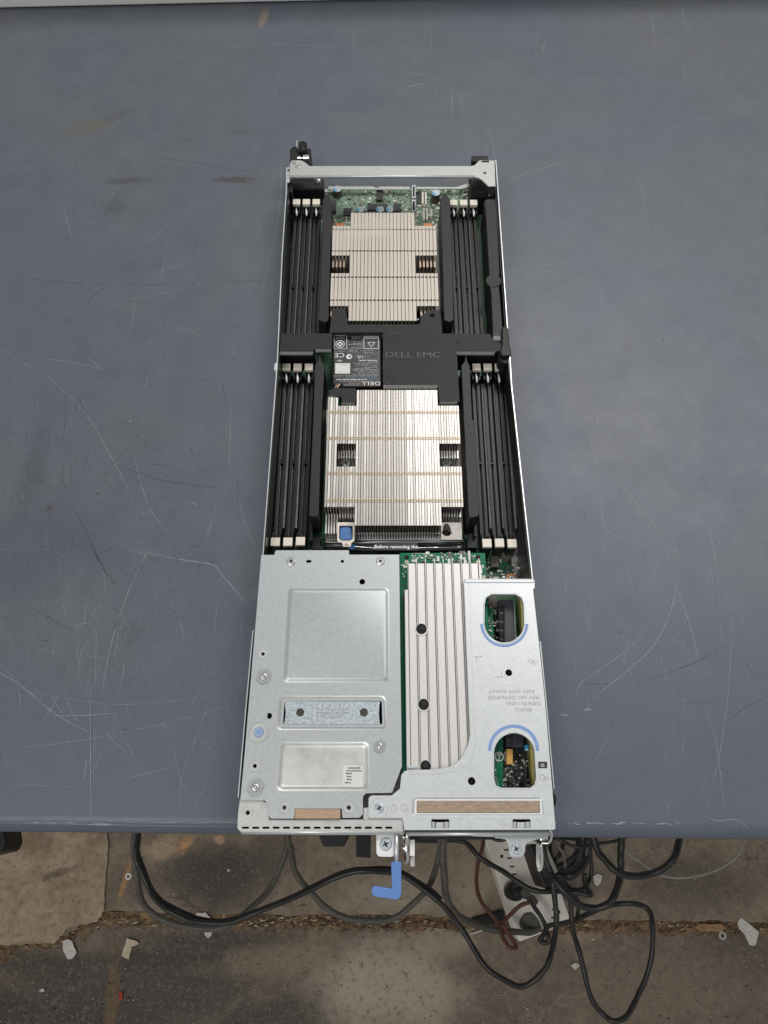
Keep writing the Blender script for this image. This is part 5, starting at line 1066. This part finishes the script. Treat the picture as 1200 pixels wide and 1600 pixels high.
mbt = MB(); a, b = P(811, 1392, zp + .03), P(822, 1396, zp + .05); mbt.tube([a, b], .007, 16); mbt.build('plug_collar', M_cordg, plug, smooth=False, bevel=.001)
MB().prism(fillet(PP([(801, 1377), (813, 1376), (820, 1385), (812, 1396), (799, 1391)], zp + .02), .002), zp + .02, zp).build('plug_shell', M_chip, plug, bevel=.002)
p2 = MB().prism(fillet(PP([(824, 1402), (833, 1398), (842, 1408), (838, 1416), (829, 1412)], zp + .018), .002), zp + .018, zp + .0005).build('plug', M_cordg, None, bevel=.002); tag(p2, 'small grey plug where the brown braided cord enters the power strip', 'plug')
# dark adapter hanging by the strip, black strap, dark shape at the left
o = MB().prism(fillet(PP([(826, 1320), (846, 1318), (862, 1352), (866, 1392), (850, 1388), (842, 1368)], -.5), .004), -.5, -.56).build('power_adapter', M_black, None, bevel=.003); tag(o, 'black adapter wedged between the power strip and the hanging cords', 'adapter')
o = MB().prism(fillet(PP([(843, 1312), (850, 1312), (872, 1362), (866, 1366)], -.4), .001), -.4, -.403).build('cable_tag', M_cordw, None, bevel=.0004); tag(o, 'narrow grey white strip hanging in front of the black cords', 'tag')
o = MB().prism(PP([(556, 1240), (580, 1240), (579, 1341), (556.5, 1339)], -.12), -.12, -.124).build('black_strap', M_black, None, bevel=.0006); tag(o, 'short black strap end hanging just left of the silver tab', 'strap')
o = MB().prism(fillet(PP([(-40, 1290), (6, 1290), (10, 1316), (3, 1330), (-40, 1340)], -.55), .004), -.55, -.6).build('black_box', M_black, None, bevel=.004); tag(o, 'black rounded object poking in at the left photo edge under the bench', 'box')
o = MB().prism(fillet(PP([(735, 1436), (786, 1421), (790, 1440), (742, 1449)], FZ + .01), .004), FZ + .01, FZ + .001).build('rubber_scrap', M_void, None, bevel=.002); tag(o, 'flat black rubber scrap on the floor left of the power strip', 'rubber scrap')
# litter
def litter(name, pts, m, label, cat, h=.0012, zb_=FZ, curl=.0):
    z_ = zb_ + .0004; w3 = PP(pts, z_ + h); nn_ = len(w3); cen = sum(w3, Vector()) / nn_; ring_ = []
    for i in range(nn_):
        a_, b_ = w3[i], w3[(i + 1) % nn_]
        for k in range(4): t = k / 4; p = a_.lerp(b_, t); ring_.append(p + (cen - p).normalized() * R.uniform(-.0004, .0006) + Vector((0, 0, R.uniform(-.0002, .0012))))
    n4 = len(ring_); in_ = [p.lerp(cen, .5) + Vector((0, 0, R.uniform(-.0004, .0012))) for p in ring_]; cen = cen + Vector((0, 0, .0004))
    dn = Vector((0, 0, -.0008)); vs = ring_ + in_ + [cen] + [p + dn for p in ring_]; fs = []
    for i in range(n4):
        j = (i + 1) % n4; fs += [(i, j, n4 + j, n4 + i), (n4 + i, n4 + j, 2 * n4), (j, i, 2 * n4 + 1 + i, 2 * n4 + 1 + j)]
    o = MB().add(vs, fs).build(name, m, None); return tag(o, label, cat, 'litter on the concrete floor')
zpz = FZ + .0052
litter('paper_scrap', [(97, 1471), (106, 1467), (112, 1470), (120, 1489), (113, 1498), (106, 1499), (99, 1486)], M_paper, 'grey white rectangular paper scrap, leftmost on the floor', 'paper scrap')
litter('paper_scrap', [(198, 1466), (214, 1470), (217, 1475), (203, 1477), (206, 1482), (201, 1499), (190, 1494)], M_cream, 'cream angled paper scrap right of the leftmost white one', 'paper scrap')
litter('paper_scrap', [(303, 1430), (310, 1426), (322, 1426), (330, 1436), (331, 1444), (318, 1441), (305, 1440)], M_paper, 'crumpled white scrap caught under the black cord at left', 'paper scrap', .004)
litter('paper_scrap', [(320, 1454), (332, 1455), (330, 1463), (325, 1466), (320, 1462)], M_paper, 'small white scrap just below the crumpled one', 'paper scrap')
litter('paper_scrap', [(927, 1370), (933, 1365), (941, 1368), (938, 1380), (933, 1385), (928, 1380)], M_paper, 'small white blob inside the thick black cord loop', 'paper scrap')
litter('paper_scrap', [(1152, 1441), (1158, 1434), (1186, 1456), (1180, 1478), (1171, 1477), (1164, 1462), (1155, 1451)], M_paper, 'large torn white paper at the far right of the floor joint', 'paper scrap')
litter('paper_scrap', [(892, 1509), (900, 1503), (906, 1509), (899, 1515)], M_paper, 'small white fleck left of the big cord loop', 'paper scrap')
litter('paper_scrap', [(61, 1546), (68, 1544), (70, 1549), (63, 1550)], M_paper, 'tiny white fleck at lower left of the floor', 'paper scrap')
litter('paper_scrap', [(355, 1358), (359, 1358), (359, 1362), (355, 1362)], M_paper, 'tiny white fleck on the dark floor stain', 'paper scrap')
litter('red_scrap', [(186, 1550), (191, 1551), (192, 1562), (187, 1564), (185, 1556)], M_red, 'small red plastic chip at lower left of the floor', 'scrap')
litter('wood_chip', [(1086, 1449), (1092, 1443), (1128, 1444), (1134, 1450), (1126, 1456), (1094, 1455)], M_wood, 'orange brown wood chip lying in the joint at right', 'wood chip', .003)
litter('white_stick', [(734, 1459), (754, 1452), (755, 1455), (736, 1461)], M_paper, 'thin white stick next to the long black cord', 'stick', .0015)
for x, y, rp, lb in ((1129, 1462, 6, 'steel washer beside the wood chip at right'), (200.5, 1369.5, 5, 'small steel washer on the floor at left behind the cords')):
    c, r = cpx(x, y, rp, FZ + .0015); o = MB().prism(circ(c, r, 18), FZ + .0018, FZ + .0003, [circ(c, r * .5, 14)]).build('washer', M_bar, None); tag(o, lb, 'washer', 'washers on the floor')

# ------------------------------------------------------------------ put each assembly's origin at its own base
def settle(root, base):
    root.location = base
    for ch in root.children: ch.location = Vector(ch.location) - Vector(base)
settle(sled, (P(613, 700, 0).x, P(613, 700, 0).y, 0)); settle(bench, (0, .4, FZ)); settle(strip, P(790, 1380, FZ)); settle(plug, P(806, 1390, zp))
